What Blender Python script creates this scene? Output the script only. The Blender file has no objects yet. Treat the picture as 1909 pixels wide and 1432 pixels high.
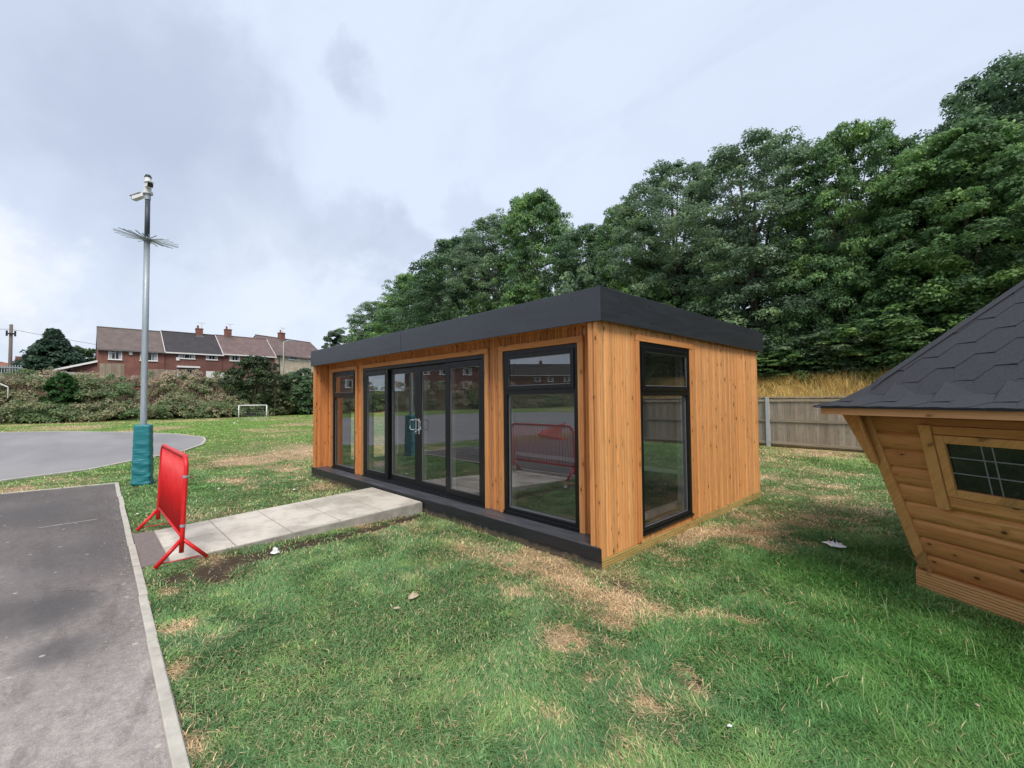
import bpy, math, random
import numpy as np
from mathutils import Vector, Matrix
# ------------------------------------------------------------------ camera, sky, sun, exposure
W_, H_ = 1909., 1432.
FPX = 832.26
CAM = np.array([2.479, -3.501, 1.6])
va = np.array([158 - W_/2, -(751 - H_/2), -FPX]); vb = np.array([1825 - W_/2, -(736 - H_/2), -FPX])
RX = -va/np.linalg.norm(va); RY = vb/np.linalg.norm(vb); RZ = np.cross(RX, RY)
ROT = np.array([RX, RY, RZ])
scene = bpy.context.scene
col = scene.collection
cd = bpy.data.cameras.new("camera"); cam = bpy.data.objects.new("camera", cd); col.objects.link(cam)
cd.sensor_width = 36; cd.lens = 36*FPX/W_; cd.clip_end = 3000; cd.clip_start = .05
m = Matrix([list(ROT[i]) + [CAM[i]] for i in range(3)] + [[0, 0, 0, 1]]); cam.matrix_world = m
scene.camera = cam
scene.view_settings.view_transform = 'Standard'; scene.view_settings.look = 'None'
scene.view_settings.exposure = 1.0; scene.view_settings.gamma = 1
scene.cycles.max_bounces = 7; scene.cycles.transparent_max_bounces = 16
scene.cycles.use_denoising = True
try: scene.cycles.denoiser = 'OPENIMAGEDENOISE'
except Exception: pass
scene.cycles.caustics_reflective = False; scene.cycles.caustics_refractive = False

def ray(u, v): return ROT @ np.array([u - W_/2, -(v - H_/2), -FPX])
def at(u, v, z=0.):                       # the ground point seen in that direction
    d = ray(u, v); return CAM + d*((z - CAM[2])/d[2])

SUN_AZ = math.radians(-35)   # towards +x, -y
SUN_EL = math.radians(52)
sd = bpy.data.lights.new("sun", 'SUN'); sd.energy = 1.5; sd.angle = math.radians(24); sd.color = (1, .92, .80)
sun = bpy.data.objects.new("sun", sd); col.objects.link(sun)
sdir = Vector((math.cos(SUN_AZ)*math.cos(SUN_EL), math.sin(SUN_AZ)*math.cos(SUN_EL), math.sin(SUN_EL)))
sun.rotation_euler = sdir.to_track_quat('Z', 'Y').to_euler()

class NT:
    """short node-tree writer"""
    def __init__(s, tree): s.t = tree; s.n = tree.nodes; s.l = tree.links
    def new(s, ty, **kw):
        n = s.n.new(ty)
        for k, v in kw.items(): setattr(n, k, v)
        return n
    def put(s, sock, v):
        if v is None: return
        if isinstance(v, bpy.types.NodeSocket): s.l.new(v, sock)
        elif isinstance(v, (tuple, list)):
            if len(sock.default_value) == 4 and len(v) == 3: v = (*v, 1)
            sock.default_value = v
        else:
            try: sock.default_value = v
            except Exception: sock.default_value = [v]*len(sock.default_value)
    def math(s, op, a, b=None, c=None, clamp=False):
        n = s.new('ShaderNodeMath', operation=op, use_clamp=clamp)
        for i, x in enumerate((a, b, c)):
            if x is not None: s.put(n.inputs[i], x)
        return n.outputs[0]
    def vmath(s, op, a, b=None):
        n = s.new('ShaderNodeVectorMath', operation=op)
        s.put(n.inputs[0], a)
        if b is not None:
            if op == 'SCALE': s.put(n.inputs['Scale'], b)
            else: s.put(n.inputs[1], b)
        return n.outputs['Value'] if op in ('DOT_PRODUCT', 'LENGTH', 'DISTANCE') else n.outputs[0]
    def mix(s, f, a, b, blend='MIX'):
        n = s.new('ShaderNodeMix', data_type='RGBA', blend_type=blend)
        s.put(n.inputs[0], f); s.put(n.inputs[6], a); s.put(n.inputs[7], b); return n.outputs[2]
    def noise(s, vec, scale, detail=3, rough=.5, dist=0., out=0, dims='3D'):
        n = s.new('ShaderNodeTexNoise', noise_dimensions=dims)
        if vec is not None: s.put(n.inputs['Vector'], vec)
        n.inputs['Scale'].default_value = scale; n.inputs['Detail'].default_value = detail
        n.inputs['Roughness'].default_value = rough; n.inputs['Distortion'].default_value = dist
        return n.outputs[out]
    def mr(s, v, a, b, c=0., d=1., smooth=False):
        n = s.new('ShaderNodeMapRange', interpolation_type='SMOOTHSTEP' if smooth else 'LINEAR')
        s.put(n.inputs[0], v)
        for i, x in enumerate((a, b, c, d)): n.inputs[i+1].default_value = x
        return n.outputs[0]
    def mapping(s, vec, scale=(1, 1, 1), loc=(0, 0, 0), rot=(0, 0, 0)):
        n = s.new('ShaderNodeMapping'); s.put(n.inputs[0], vec)
        n.inputs[1].default_value = loc; n.inputs[2].default_value = rot; n.inputs[3].default_value = scale
        return n.outputs[0]
    def sep(s, v):
        n = s.new('ShaderNodeSeparateXYZ'); s.put(n.inputs[0], v); return n.outputs
    def comb(s, x, y, z):
        n = s.new('ShaderNodeCombineXYZ')
        for i, a in enumerate((x, y, z)): s.put(n.inputs[i], a)
        return n.outputs[0]

# world: overcast cloud layer over a NISHITA sky
world = bpy.data.worlds.new("World"); scene.world = world; world.use_nodes = True
w = NT(world.node_tree); w.n.clear()
sky = w.new('ShaderNodeTexSky', sky_type='NISHITA', sun_disc=False)
sky.sun_elevation = SUN_EL; sky.sun_rotation = math.pi/2 - SUN_AZ; sky.air_density = 1; sky.dust_density = 2
D = w.new('ShaderNodeTexCoord').outputs['Generated']
zc = w.sep(D)[2]
flat = w.vmath('NORMALIZE', D)
# cloud plane coordinates: clouds flatten towards the horizon
zz = w.math('MAXIMUM', zc, 0.0)
pl = w.vmath('SCALE', D, w.math('DIVIDE', 1.0, w.math('ADD', zz, .22)))
n1 = w.noise(pl, .75, 5, .5, .35)
n2 = w.noise(w.mapping(pl, (1, 1, 1), (7.3, 2.1, 0)), 2.1, 4, .55)
dark = w.mr(w.math('ADD', w.math('MULTIPLY', n1, .75), w.math('MULTIPLY', n2, .25)), .47, .66, 0, .55, True)
def dirv(u, v):
    d = ray(u, v); d = d/np.linalg.norm(d); return tuple(float(x) for x in d)
wob = w.vmath('SCALE', w.vmath('SUBTRACT', w.noise(D, 3.2, 5, .55, .3, out=1), (.5, .5, .5)), .30)
wob = w.vmath('ADD', wob, w.vmath('SCALE', w.vmath('SUBTRACT', w.noise(D, 9., 5, .6, .2, out=1), (.5, .5, .5)), .17))
Dw = w.vmath('ADD', D, wob)
acc = None
for (u, v, r, a) in ((60, 60, .22, .26), (200, 130, .24, .34), (330, 230, .19, .50), (230, 330, .24, .36), (380, 400, .19, .44), (520, 440, .15, .48), (640, 462, .12, .55), (730, 470, .09, .50), (660, 125, .075, .42),
                     (710, 175, .08, .26), (880, 410, .1, .28), (20, 575, .10, .35), (350, 550, .16, .2), (1210, 230, .1, .14), (1650, 60, .35, .10)):
    ds = w.vmath('DISTANCE', Dw, dirv(u, v))
    f = w.mr(ds, r*.95, r*.35, 0, a, True)
    acc = f if acc is None else w.math('ADD', w.math('MULTIPLY', acc, w.math('SUBTRACT', 1.0, f)), f)
# beyond the photographed part of the sky the generic cloud noise takes over
facing = w.vmath('DOT_PRODUCT', D, tuple(float(x) for x in -ROT[:, 2]))
gen = w.math('MULTIPLY', dark, w.mr(facing, .25, .65, 1, .22, True))
tot = w.math('MAXIMUM', gen, acc)
tot = w.math('MULTIPLY', tot, w.mr(zc, .02, .12, .35, 1, True))
base = w.mix(w.mr(zc, .0, .35, 0, 1, True), (.56, .62, .715, 1), (.555, .62, .745, 1))
cl = w.mix(w.math('MULTIPLY', tot, .85), base, (.33, .385, .50, 1))
br = w.vmath('DISTANCE', Dw, dirv(20, 540)); cl = w.mix(w.mr(br, .11, .03, 0, .7, True), cl, (.78, .79, .80, 1))
br = w.vmath('DISTANCE', Dw, dirv(560, 600)); cl = w.mix(w.mr(br, .3, .02, 0, .4, True), cl, (.68, .73, .80, 1))
sn = w.noise(w.mapping(pl, (.5, 1.6, 1), rot=(0, 0, .9)), 2.6, 6, .6, .5)
cl = w.mix(w.math('MULTIPLY', w.mr(sn, .42, .68, 0, .22, True), w.mr(zc, .0, .1, .5, 1)), cl, (.40, .455, .58, 1))
fin = w.mix(.93, w.vmath('SCALE', sky.outputs[0], .09), cl)
bg = w.new('ShaderNodeBackground'); w.l.new(fin, bg.inputs[0]); bg.inputs[1].default_value = .71
wo = w.new('ShaderNodeOutputWorld'); w.l.new(bg.outputs[0], wo.inputs[0])

# ------------------------------------------------------------------ materials
def mat(name, build, **kw):
    mt = bpy.data.materials.new(name); mt.use_nodes = True
    t = NT(mt.node_tree); b = t.n['Principled BSDF']
    r = build(t, b)
    return mt
def obco(t): return t.new('ShaderNodeTexCoord').outputs['Object']
def bump(t, b, h, strength=.3, dist=.01):
    n = t.new('ShaderNodeBump'); n.inputs['Strength'].default_value = strength; n.inputs['Distance'].default_value = dist
    t.put(n.inputs['Height'], h); t.l.new(n.outputs[0], b.inputs['Normal'])
def simple(name, c, rough=.5, metal=0., var=.12, scale=6., bmp=.0, spec=.5, streak=None):
    def f(t, b):
        p = obco(t)
        if streak: p = t.mapping(p, streak)
        n = t.noise(p, scale, 5, .6)
        k = t.mr(n, .25, .75, 1-var, 1+var)
        t.put(b.inputs['Base Color'], t.vmath('SCALE', c[:3], k))
        n2 = t.noise(p, scale*4, 3)
        t.put(b.inputs['Roughness'], t.mr(n2, .2, .8, max(.03, rough-.1), min(1, rough+.1)))
        b.inputs['Metallic'].default_value = metal
        b.inputs['Specular IOR Level'].default_value = spec
        if bmp: bump(t, b, n2, bmp, .004)
    return mat(name, f)

def wood(name, c1, c2, axis='Z', board=.049, borient='XY', knots=1., rough=.62, offs=(0, 0, 0), dirt=.0, rz=0.):
    """stained softwood: grain along axis, tone by board, dark oval knots"""
    def f(t, b):
        p = t.vmath('ADD', t.mapping(obco(t), rot=(0, 0, rz)), offs)
        x, y, z = t.sep(p)
        if axis == 'Z': u = t.math('ADD', x, y); g = z
        elif axis == 'Y': u = t.math('ADD', x, z); g = y
        elif axis == 'X': u = t.math('ADD', y, z); g = x
        bi = t.math('FLOOR', t.math('DIVIDE', u, board))
        wn = t.new('ShaderNodeTexWhiteNoise', noise_dimensions='1D'); t.put(wn.inputs['W'], bi)
        tone = wn.outputs[0]
        gv = t.comb(u, t.math('ADD', t.math('MULTIPLY', g, .045), t.math('MULTIPLY', bi, 3.7)), t.math('MULTIPLY', tone, 9.))
        # knots
        kp = t.comb(t.math('MULTIPLY', u, 1.), t.math('ADD', t.math('MULTIPLY', g, .42), t.math('MULTIPLY', tone, 7.)), 0.)
        vo = t.new('ShaderNodeTexVoronoi', voronoi_dimensions='2D'); t.put(vo.inputs['Vector'], kp); vo.inputs['Scale'].default_value = 9.5
        vo.inputs['Randomness'].default_value = 1
        keep = t.math('GREATER_THAN', t.sep(vo.outputs['Color'])[0], .52)
        kd = t.math('ADD', t.math('DIVIDE', vo.outputs['Distance'], t.math('ADD', .35, t.math('MULTIPLY', t.sep(vo.outputs['Color'])[1], 1.0))), t.math('MULTIPLY', t.math('SUBTRACT', t.noise(p, 60, 2), .5), .06))
        kn = t.math('MULTIPLY', t.mr(kd, .10, .05, 0, 1, True), keep)
        halo = t.math('MULTIPLY', t.mr(kd, .34, .06, 0, 1, True), keep)
        gr = t.noise(t.vmath('ADD', gv, t.vmath('SCALE', (.02, .0, 0.), halo)), 62, 4, .62, 1.3)
        gr2 = t.noise(gv, 17, 3, .5, .8)
        c = t.mix(t.mr(gr2, .3, .7, 0, 1), c1, c2)
        c = t.mix(t.mr(gr, .46, .70, 0, .62, True), c, tuple(v*.52 for v in c2[:3]))
        c = t.vmath('SCALE', c, t.mr(tone, 0, 1, .82, 1.22)); c = t.mix(t.mr(t.math('FRACT', t.math('MULTIPLY', tone, 7.3)), 0, 1, 0, .35), c, tuple(v*k for v, k in zip(c2[:3], (1.05, .82, .62))))
        c = t.mix(t.math('MULTIPLY', halo, .35*knots), c, tuple(v*.62 for v in c2[:3]))
        c = t.mix(t.math('MULTIPLY', kn, .88*knots), c, (.075, .026, .010, 1))
        if dirt:
            dn = t.noise(p, 2.3, 5, .65); c = t.mix(t.mr(dn, .5, .75, 0, dirt), c, tuple(v*.45 for v in c2[:3]))
        t.put(b.inputs['Base Color'], c)
        b.inputs['Roughness'].default_value = rough; b.inputs['Specular IOR Level'].default_value = .35
        bump(t, b, gr, .12, .003)
    return mat(name, f)

M = {}
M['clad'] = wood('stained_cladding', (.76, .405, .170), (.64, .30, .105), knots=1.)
M['clad_shade'] = wood('stained_cladding_shade', (.66, .30, .110), (.52, .20, .062), offs=(.31, .2, .7))  # same boards, mixed darker because the front lies in shade
M['trimv'] = wood('stained_trim_upright', (.66, .31, .115), (.53, .22, .07), board=.30, offs=(.17, .05, 3.1))
M['trimh'] = wood('stained_trim_level', (.62, .28, .10), (.50, .20, .06), axis='X', board=.7, offs=(.3, .1, .2))
M['trimy'] = wood('stained_trim_side', (.68, .33, .12), (.56, .24, .08), axis='Y', board=.7, offs=(.3, .1, .2))
M['deckboard'] = wood('treated_base_board', (.56, .42, .17), (.42, .30, .10), axis='Y', board=.5, knots=.5)
M['hutlog'] = wood('golden_log_wall', (.57, .285, .105), (.42, .185, .058), axis='X', board=.284, knots=1.1, dirt=.35, rz=math.radians(30), offs=(0, 0, -.008))
M['hutpost'] = wood('golden_corner_board', (.56, .31, .12), (.46, .235, .08), axis='Z', board=.9, knots=.7, dirt=.15)
M['hutfascia'] = wood('pale_eave_board', (.62, .35, .18), (.54, .28, .13), axis='X', board=.9, knots=.6, rz=math.radians(30))
M['hutrib'] = wood('ribbed_skirt_board', (.56, .33, .14), (.44, .23, .08), axis='X', board=.9, knots=.3, rz=math.radians(30))
M['oldfence'] = wood('weathered_fence_board', (.40, .345, .27), (.25, .21, .165), board=.126, knots=.35, rough=.85, dirt=.35)
M['oldrail'] = wood('weathered_fence_rail', (.40, .34, .25), (.27, .22, .165), axis='X', board=.6, knots=.3, rough=.85)
M['fascia'] = simple('charcoal_fascia', (.032, .035, .043), .36, 0, .18, 1.2, .05, .5, (1, 1, 9))
def f_plinth(t, b):
    p = obco(t); z = t.sep(p)[2]; n = t.noise(t.mapping(p, (.4, 1, 6)), 5, 5, .6); n2 = t.noise(p, 9, 5, .7)
    c = t.vmath('SCALE', (.015, .016, .020), t.mr(n, .25, .75, .65, 1.4))
    mud = t.mr(t.math('SUBTRACT', t.math('MULTIPLY', n2, .16), z), .0, .05, 0, .55, True)
    t.put(b.inputs['Base Color'], t.mix(mud, c, (.16, .12, .08, 1))); t.put(b.inputs['Roughness'], t.mr(n, .3, .7, .35, .55)); bump(t, b, n, .15, .004)
M['plinth'] = mat('black_plinth_paint', f_plinth)
M['ledge'] = simple('black_ledge_sky_sheen', (.060, .064, .074), .45, 0, .5, 4, .12, .5, (.5, 3, 1))  # black board, the sky's sheen lifted into its base colour
M['frame'] = simple('black_window_frame', (.0055, .006, .007), .36, 0, .1, 3, 0, .35)
M['gasket'] = simple('grey_gasket', (.17, .17, .18), .45)
M['inner'] = simple('white_inner_frame', (.88, .88, .87), .4, 0, .02)
M['plaster'] = simple('white_plaster', (.55, .55, .54), .8, 0, .03)
M['reveal'] = simple('white_reveal', (.86, .86, .85), .6, 0, .03)
M['roomfloor'] = simple('grey_room_floor', (.19, .19, .175), .5, 0, .1, 9)
M['chrome'] = simple('polished_steel', (.75, .75, .77), .16, 1., .03)
M['galv'] = simple('galvanised_steel', (.36, .41, .45), .48, .25, .16, 5, .1, .5, (6, 6, .8))
M['polegrey'] = simple('dark_grey_pole_paint', (.055, .068, .082), .5, .2, .1, 4)
M['white'] = simple('white_plastic', (.72, .73, .74), .42, 0, .05)
M['black'] = simple('black_plastic', (.015, .015, .017), .3)
def f_red(t, b):
    p = obco(t); n = t.noise(p, 5, 5, .65); sc = t.noise(t.mapping(p, (3, 3, 1)), 38, 3, .7)
    c = t.mix(t.mr(n, .35, .65), (.60, .006, .009, 1), (.72, .016, .016, 1)); c = t.mix(t.mr(sc, .66, .72, 0, .8), c, (.42, .30, .26, 1))
    t.put(b.inputs['Base Color'], c); t.put(b.inputs['Roughness'], t.mr(n, .3, .7, .28, .5))
M['red'] = mat('red_powder_coat', f_red)
M['orange'] = simple('orange_plastic', (.8, .10, .02), .45, 0, .1)
M['shingle'] = simple('black_felt_shingle', (.036, .038, .045), .85, 0, .45, 90, .5, .4)
M['whiteupvc'] = simple('white_upvc', (.78, .78, .77), .4, 0, .03)
M['concrete'] = simple('concrete_post', (.42, .43, .43), .8, 0, .12, 8, .2)
M['litterw'] = simple('white_paper', (.78, .78, .76), .7, 0, .05)
M['litterb'] = simple('pale_brown_scrap', (.48, .38, .28), .85, 0, .2)
M['net'] = simple('white_goal_tube', (.75, .76, .76), .4)
M['bark'] = simple('tree_bark', (.085, .070, .052), .9, 0, .35, 6, .5, .3, (4, 4, .8))
M['polewood'] = simple('creosoted_pole', (.17, .135, .115), .85, 0, .25, 8, .3, .3, (4, 4, .5))
M['wire'] = simple('black_wire', (.03, .03, .03), .6)
M['curtain'] = simple('pale_curtain', (.42, .44, .47), .8, 0, .3, 5, 0, .3, (6, 6, .2))

def f_pad(t, b):
    p = obco(t)
    zz = t.sep(p)[2]; n = t.math('MULTIPLY', t.noise(t.mapping(p, (1.5, 1.5, 6), rot=(.6, .4, 0)), 1.9, 1, .4, .8), t.mr(zz, .45, 1.0, 1, .35))
    n3 = t.noise(p, 2.2, 3)
    t.put(b.inputs['Base Color'], t.mix(t.mr(n3, .3, .7, 0, 1), (.012, .165, .20, 1), (.02, .215, .245, 1)))
    b.inputs['Roughness'].default_value = .42
    g_ = t.noise(p, 11, 5, .7); t.put(b.inputs['Roughness'], t.mr(g_, .3, .7, .32, .6))
    bump(t, b, n, .55, .05)
M['pad'] = mat('teal_vinyl_padding', f_pad)

def f_glass(t, b):
    t.n.remove(b)
    tr = t.new('ShaderNodeBsdfTransparent'); tr.inputs[0].default_value = (.95, .965, .96, 1)
    gl = t.new('ShaderNodeBsdfGlossy'); gl.inputs['Roughness'].default_value = .0; gl.inputs[0].default_value = (.95, .97, 1, 1)
    fr = t.new('ShaderNodeFresnel'); fr.inputs['IOR'].default_value = 1.5
    k = t.mr(fr.outputs[0], .0, .6, .14, .97)
    mx = t.new('ShaderNodeMixShader'); t.put(mx.inputs[0], k); t.l.new(tr.outputs[0], mx.inputs[1]); t.l.new(gl.outputs[0], mx.inputs[2])
    t.l.new(mx.outputs[0], t.n['Material Output'].inputs[0])
M['glass'] = mat('clear_double_glazing', f_glass)
def f_dglass(t, b):
    b.inputs['Base Color'].default_value = (.012, .012, .013, 1); b.inputs['Roughness'].default_value = .04
M['darkglass'] = mat('dark_window_glass', f_dglass)

def f_attr(t, b, rough=.6, trans=.25, gloss=.3, jit=.15, nscale=.6):
    a = t.new('ShaderNodeAttribute', attribute_name='Col')
    n = t.noise(obco(t), nscale, 3, .5)
    c = t.vmath('SCALE', a.outputs[0], t.mr(n, .3, .7, 1-jit, 1+jit))
    t.put(b.inputs['Base Color'], c); b.inputs['Roughness'].default_value = rough; b.inputs['Specular IOR Level'].default_value = gloss
    if trans:
        tr = t.new('ShaderNodeBsdfTranslucent'); t.put(tr.inputs[0], t.vmath('SCALE', c, 1.2))
        mx = t.new('ShaderNodeMixShader'); mx.inputs[0].default_value = trans
        t.l.new(b.outputs[0], mx.inputs[1]); t.l.new(tr.outputs[0], mx.inputs[2])
        t.l.new(mx.outputs[0], t.n['Material Output'].inputs[0])
M['leaf'] = mat('tree_foliage', lambda t, b: f_attr(t, b, .5, .38, .45))
M['blade'] = mat('grass_blades', lambda t, b: f_attr(t, b, .55, .25, .3, .08, 1.5))

def f_ground(t, b):
    a = t.new('ShaderNodeAttribute', attribute_name='Col').outputs[0]
    p = obco(t)
    n = t.noise(p, 14, 5, .65); n2 = t.noise(p, 1.1, 4, .6); n3 = t.noise(p, 90, 3, .6)
    c = t.vmath('SCALE', a, t.mr(n, .3, .7, .72, 1.25))
    c = t.vmath('SCALE', c, t.mr(n2, .3, .7, .85, 1.15))
    c = t.vmath('SCALE', c, t.mr(n3, .3, .7, .75, 1.25))
    t.put(b.inputs['Base Color'], c); b.inputs['Roughness'].default_value = .95; b.inputs['Specular IOR Level'].default_value = .1
    bump(t, b, t.math('ADD', n, n3), .8, .03)
M['ground'] = mat('lawn_soil', f_ground)

def f_tarmac(t, b):
    p = obco(t); x, y, z = t.sep(p)
    nb = t.noise(t.mapping(p, (.55, 1.1, 1), rot=(0, 0, -.35)), .75, 5, .6, .4)
    ns = t.noise(t.mapping(p, (1, 3.2, 1), rot=(0, 0, .25)), 1.6, 6, .65, .3)
    fine = t.noise(p, 75, 5, .75); fn2 = t.noise(p, 230, 2, .6); mid = t.noise(p, 16, 5, .7)
    # the surface is worn pale near the kerb end and darker further along
    near = t.mr(t.math('ADD', x, t.math('MULTIPLY', nb, 3.0)), -3.4, .9, 0, 1, True)
    c = t.mix(near, (.135, .118, .110, 1), (.31, .278, .258, 1))
    c = t.vmath('SCALE', c, t.mr(nb, .3, .7, .68, 1.28))
    c = t.mix(t.mr(ns, .48, .64, 0, .45, True), c, (.115, .095, .085, 1))
    c = t.vmath('SCALE', c, t.mr(fine, .3, .7, .76, 1.24)); c = t.vmath('SCALE', c, t.mr(fn2, .3, .7, .80, 1.20))
    c = t.vmath('SCALE', c, t.mr(mid, .3, .7, .82, 1.18))
    # oval damp patches
    for (u, v, rx, ry) in ((100, 1218, .30, .16), (120, 1130, .5, .14), (25, 1150, .6, .3), (150, 1040, 1.1, .35), (60, 960, 1.2, .4)):
        if rx == 0: continue
        q = at(u, v)
        dd = t.vmath('LENGTH', t.vmath('MULTIPLY', t.vmath('SUBTRACT', t.vmath('ADD', p, t.vmath('SCALE', t.vmath('SUBTRACT', t.noise(p, 2.5, 3, .5, 0, out=1), (.5, .5, .5)), .25)), (float(q[0]), float(q[1]), 0.)), (1/rx, 1/ry*.55, 0.)))
        c = t.mix(t.mr(dd, 1.1, .3, 0, .62, True), c, (.085, .08, .082, 1))
    # pale scuffs and chips
    sc = t.noise(t.mapping(p, (1, 2.6, 1), rot=(0, 0, -.5)), 5.5, 4, .75, .6)
    c = t.mix(t.mr(sc, .66, .73, 0, .5, True), c, (.52, .50, .47, 1))
    vo = t.new('ShaderNodeTexVoronoi'); t.put(vo.inputs['Vector'], p); vo.inputs['Scale'].default_value = 9
    keep = t.math('GREATER_THAN', t.sep(vo.outputs['Color'])[1], .86)
    c = t.mix(t.math('MULTIPLY', t.mr(vo.outputs['Distance'], .16, .1, 0, .6, True), keep), c, (.6, .56, .47, 1))
    # hairline cracks
    cr = t.new('ShaderNodeTexVoronoi', feature='DISTANCE_TO_EDGE'); t.put(cr.inputs['Vector'], t.vmath('ADD', p, t.vmath('SCALE', t.noise(p, 3, 4, .6, 0, out=1), .35))); cr.inputs['Scale'].default_value = .55
    cm = t.math('MULTIPLY', t.mr(cr.outputs['Distance'], .005, .001, 0, .5), t.mr(t.noise(p, .9, 3), .58, .66, 0, 1))
    c = t.mix(cm, c, (.03, .028, .026, 1))
    t.put(b.inputs['Base Color'], c); b.inputs['Roughness'].default_value = .82; b.inputs['Specular IOR Level'].default_value = .35
    bump(t, b, t.math('ADD', fine, t.math('MULTIPLY', fn2, .5)), .55, .006)
M['tarmac'] = mat('worn_tarmac', f_tarmac)
def f_court(t, b):
    p = obco(t)
    nb = t.noise(t.mapping(p, (.25, 1, 1), rot=(0, 0, .2)), .5, 5, .6, .3); f = t.noise(p, 60, 3, .7)
    c = t.mix(t.mr(nb, .3, .7), (.21, .205, .21, 1), (.31, .30, .30, 1)); c = t.vmath('SCALE', c, t.mr(f, .3, .7, .9, 1.1))
    t.put(b.inputs['Base Color'], c); b.inputs['Roughness'].default_value = .8
    bump(t, b, f, .3, .004)
M['court'] = mat('playground_asphalt', f_court)
def f_slab(t, b):
    p = obco(t)
    n = t.noise(p, 2.3, 5, .6, .4); f = t.noise(p, 70, 3, .6)
    c = t.mix(t.mr(n, .38, .66, 0, 1, True), (.64, .59, .51, 1), (.43, .39, .33, 1))
    c = t.vmath('SCALE', c, t.mr(f, .3, .7, .93, 1.07))
    t.put(b.inputs['Base Color'], c); b.inputs['Roughness'].default_value = .8; bump(t, b, f, .3, .003)
M['slab'] = mat('pale_concrete_slab', f_slab)
M['slabside'] = simple('ramp_mortar_side', (.33, .31, .28), .9, 0, .3, 7, .4)
M['infill'] = simple('brown_tarmac_infill', (.20, .165, .155), .9, 0, .2, 25, .4)
M['kerb'] = simple('concrete_kerb', (.47, .44, .38), .85, 0, .22, 9, .3)
M['lineworn'] = simple('worn_white_line', (.27, .26, .26), .8, 0, .45, 14)

def brickmat(name, c1, c2, mortar, sc=1.):
    def f(t, b):
        p = obco(t); x, y, z = t.sep(p)
        br = t.new('ShaderNodeTexBrick'); t.put(br.inputs['Vector'], t.comb(t.math('ADD', x, y), z, 0.))
        br.inputs['Color1'].default_value = (*c1, 1); br.inputs['Color2'].default_value = (*c2, 1); br.inputs['Mortar'].default_value = (*mortar, 1)
        br.inputs['Scale'].default_value = 1; br.inputs['Brick Width'].default_value = .22*sc; br.inputs['Row Height'].default_value = .075*sc; br.inputs['Mortar Size'].default_value = .008*sc
        c = t.vmath('SCALE', br.outputs[0], t.mr(t.noise(p, .8, 4, .6), .3, .7, .75, 1.2))
        t.put(b.inputs['Base Color'], c); b.inputs['Roughness'].default_value = .9
    return mat(name, f)
M['brick'] = brickmat('red_brick', (.255, .090, .068), (.185, .064, .050), (.25, .17, .135))
M['brickd'] = brickmat('dark_red_brick', (.20, .072, .057), (.145, .052, .044), (.20, .14, .12))
M['stone'] = brickmat('cream_stone_block', (.76, .67, .50), (.62, .53, .38), (.5, .43, .34), 2.6)
def rooftile(name, c):
    def f(t, b):
        p = obco(t); z = t.sep(p)[2]
        wv = t.math('FRACT', t.math('MULTIPLY', z, 5.5))
        n = t.noise(p, 1.3, 5, .65); n2 = t.noise(p, 9, 3)
        c_ = t.vmath('SCALE', c, t.mr(n, .3, .7, .78, 1.25)); c_ = t.vmath('SCALE', c_, t.mr(n2, .3, .7, .88, 1.12))
        c_ = t.vmath('SCALE', c_, t.mr(wv, 0., .25, .62, 1.0))
        t.put(b.inputs['Base Color'], c_); b.inputs['Roughness'].default_value = .85
    return mat(name, f)
M['tileA'] = rooftile('brown_grey_tiles', (.145, .115, .105))
M['tileB'] = rooftile('dark_slate_tiles', (.050, .045, .050))
M['tileC'] = rooftile('red_brown_tiles', (.165, .115, .108))
M['tileD'] = rooftile('orange_tiles', (.26, .11, .06))

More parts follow.
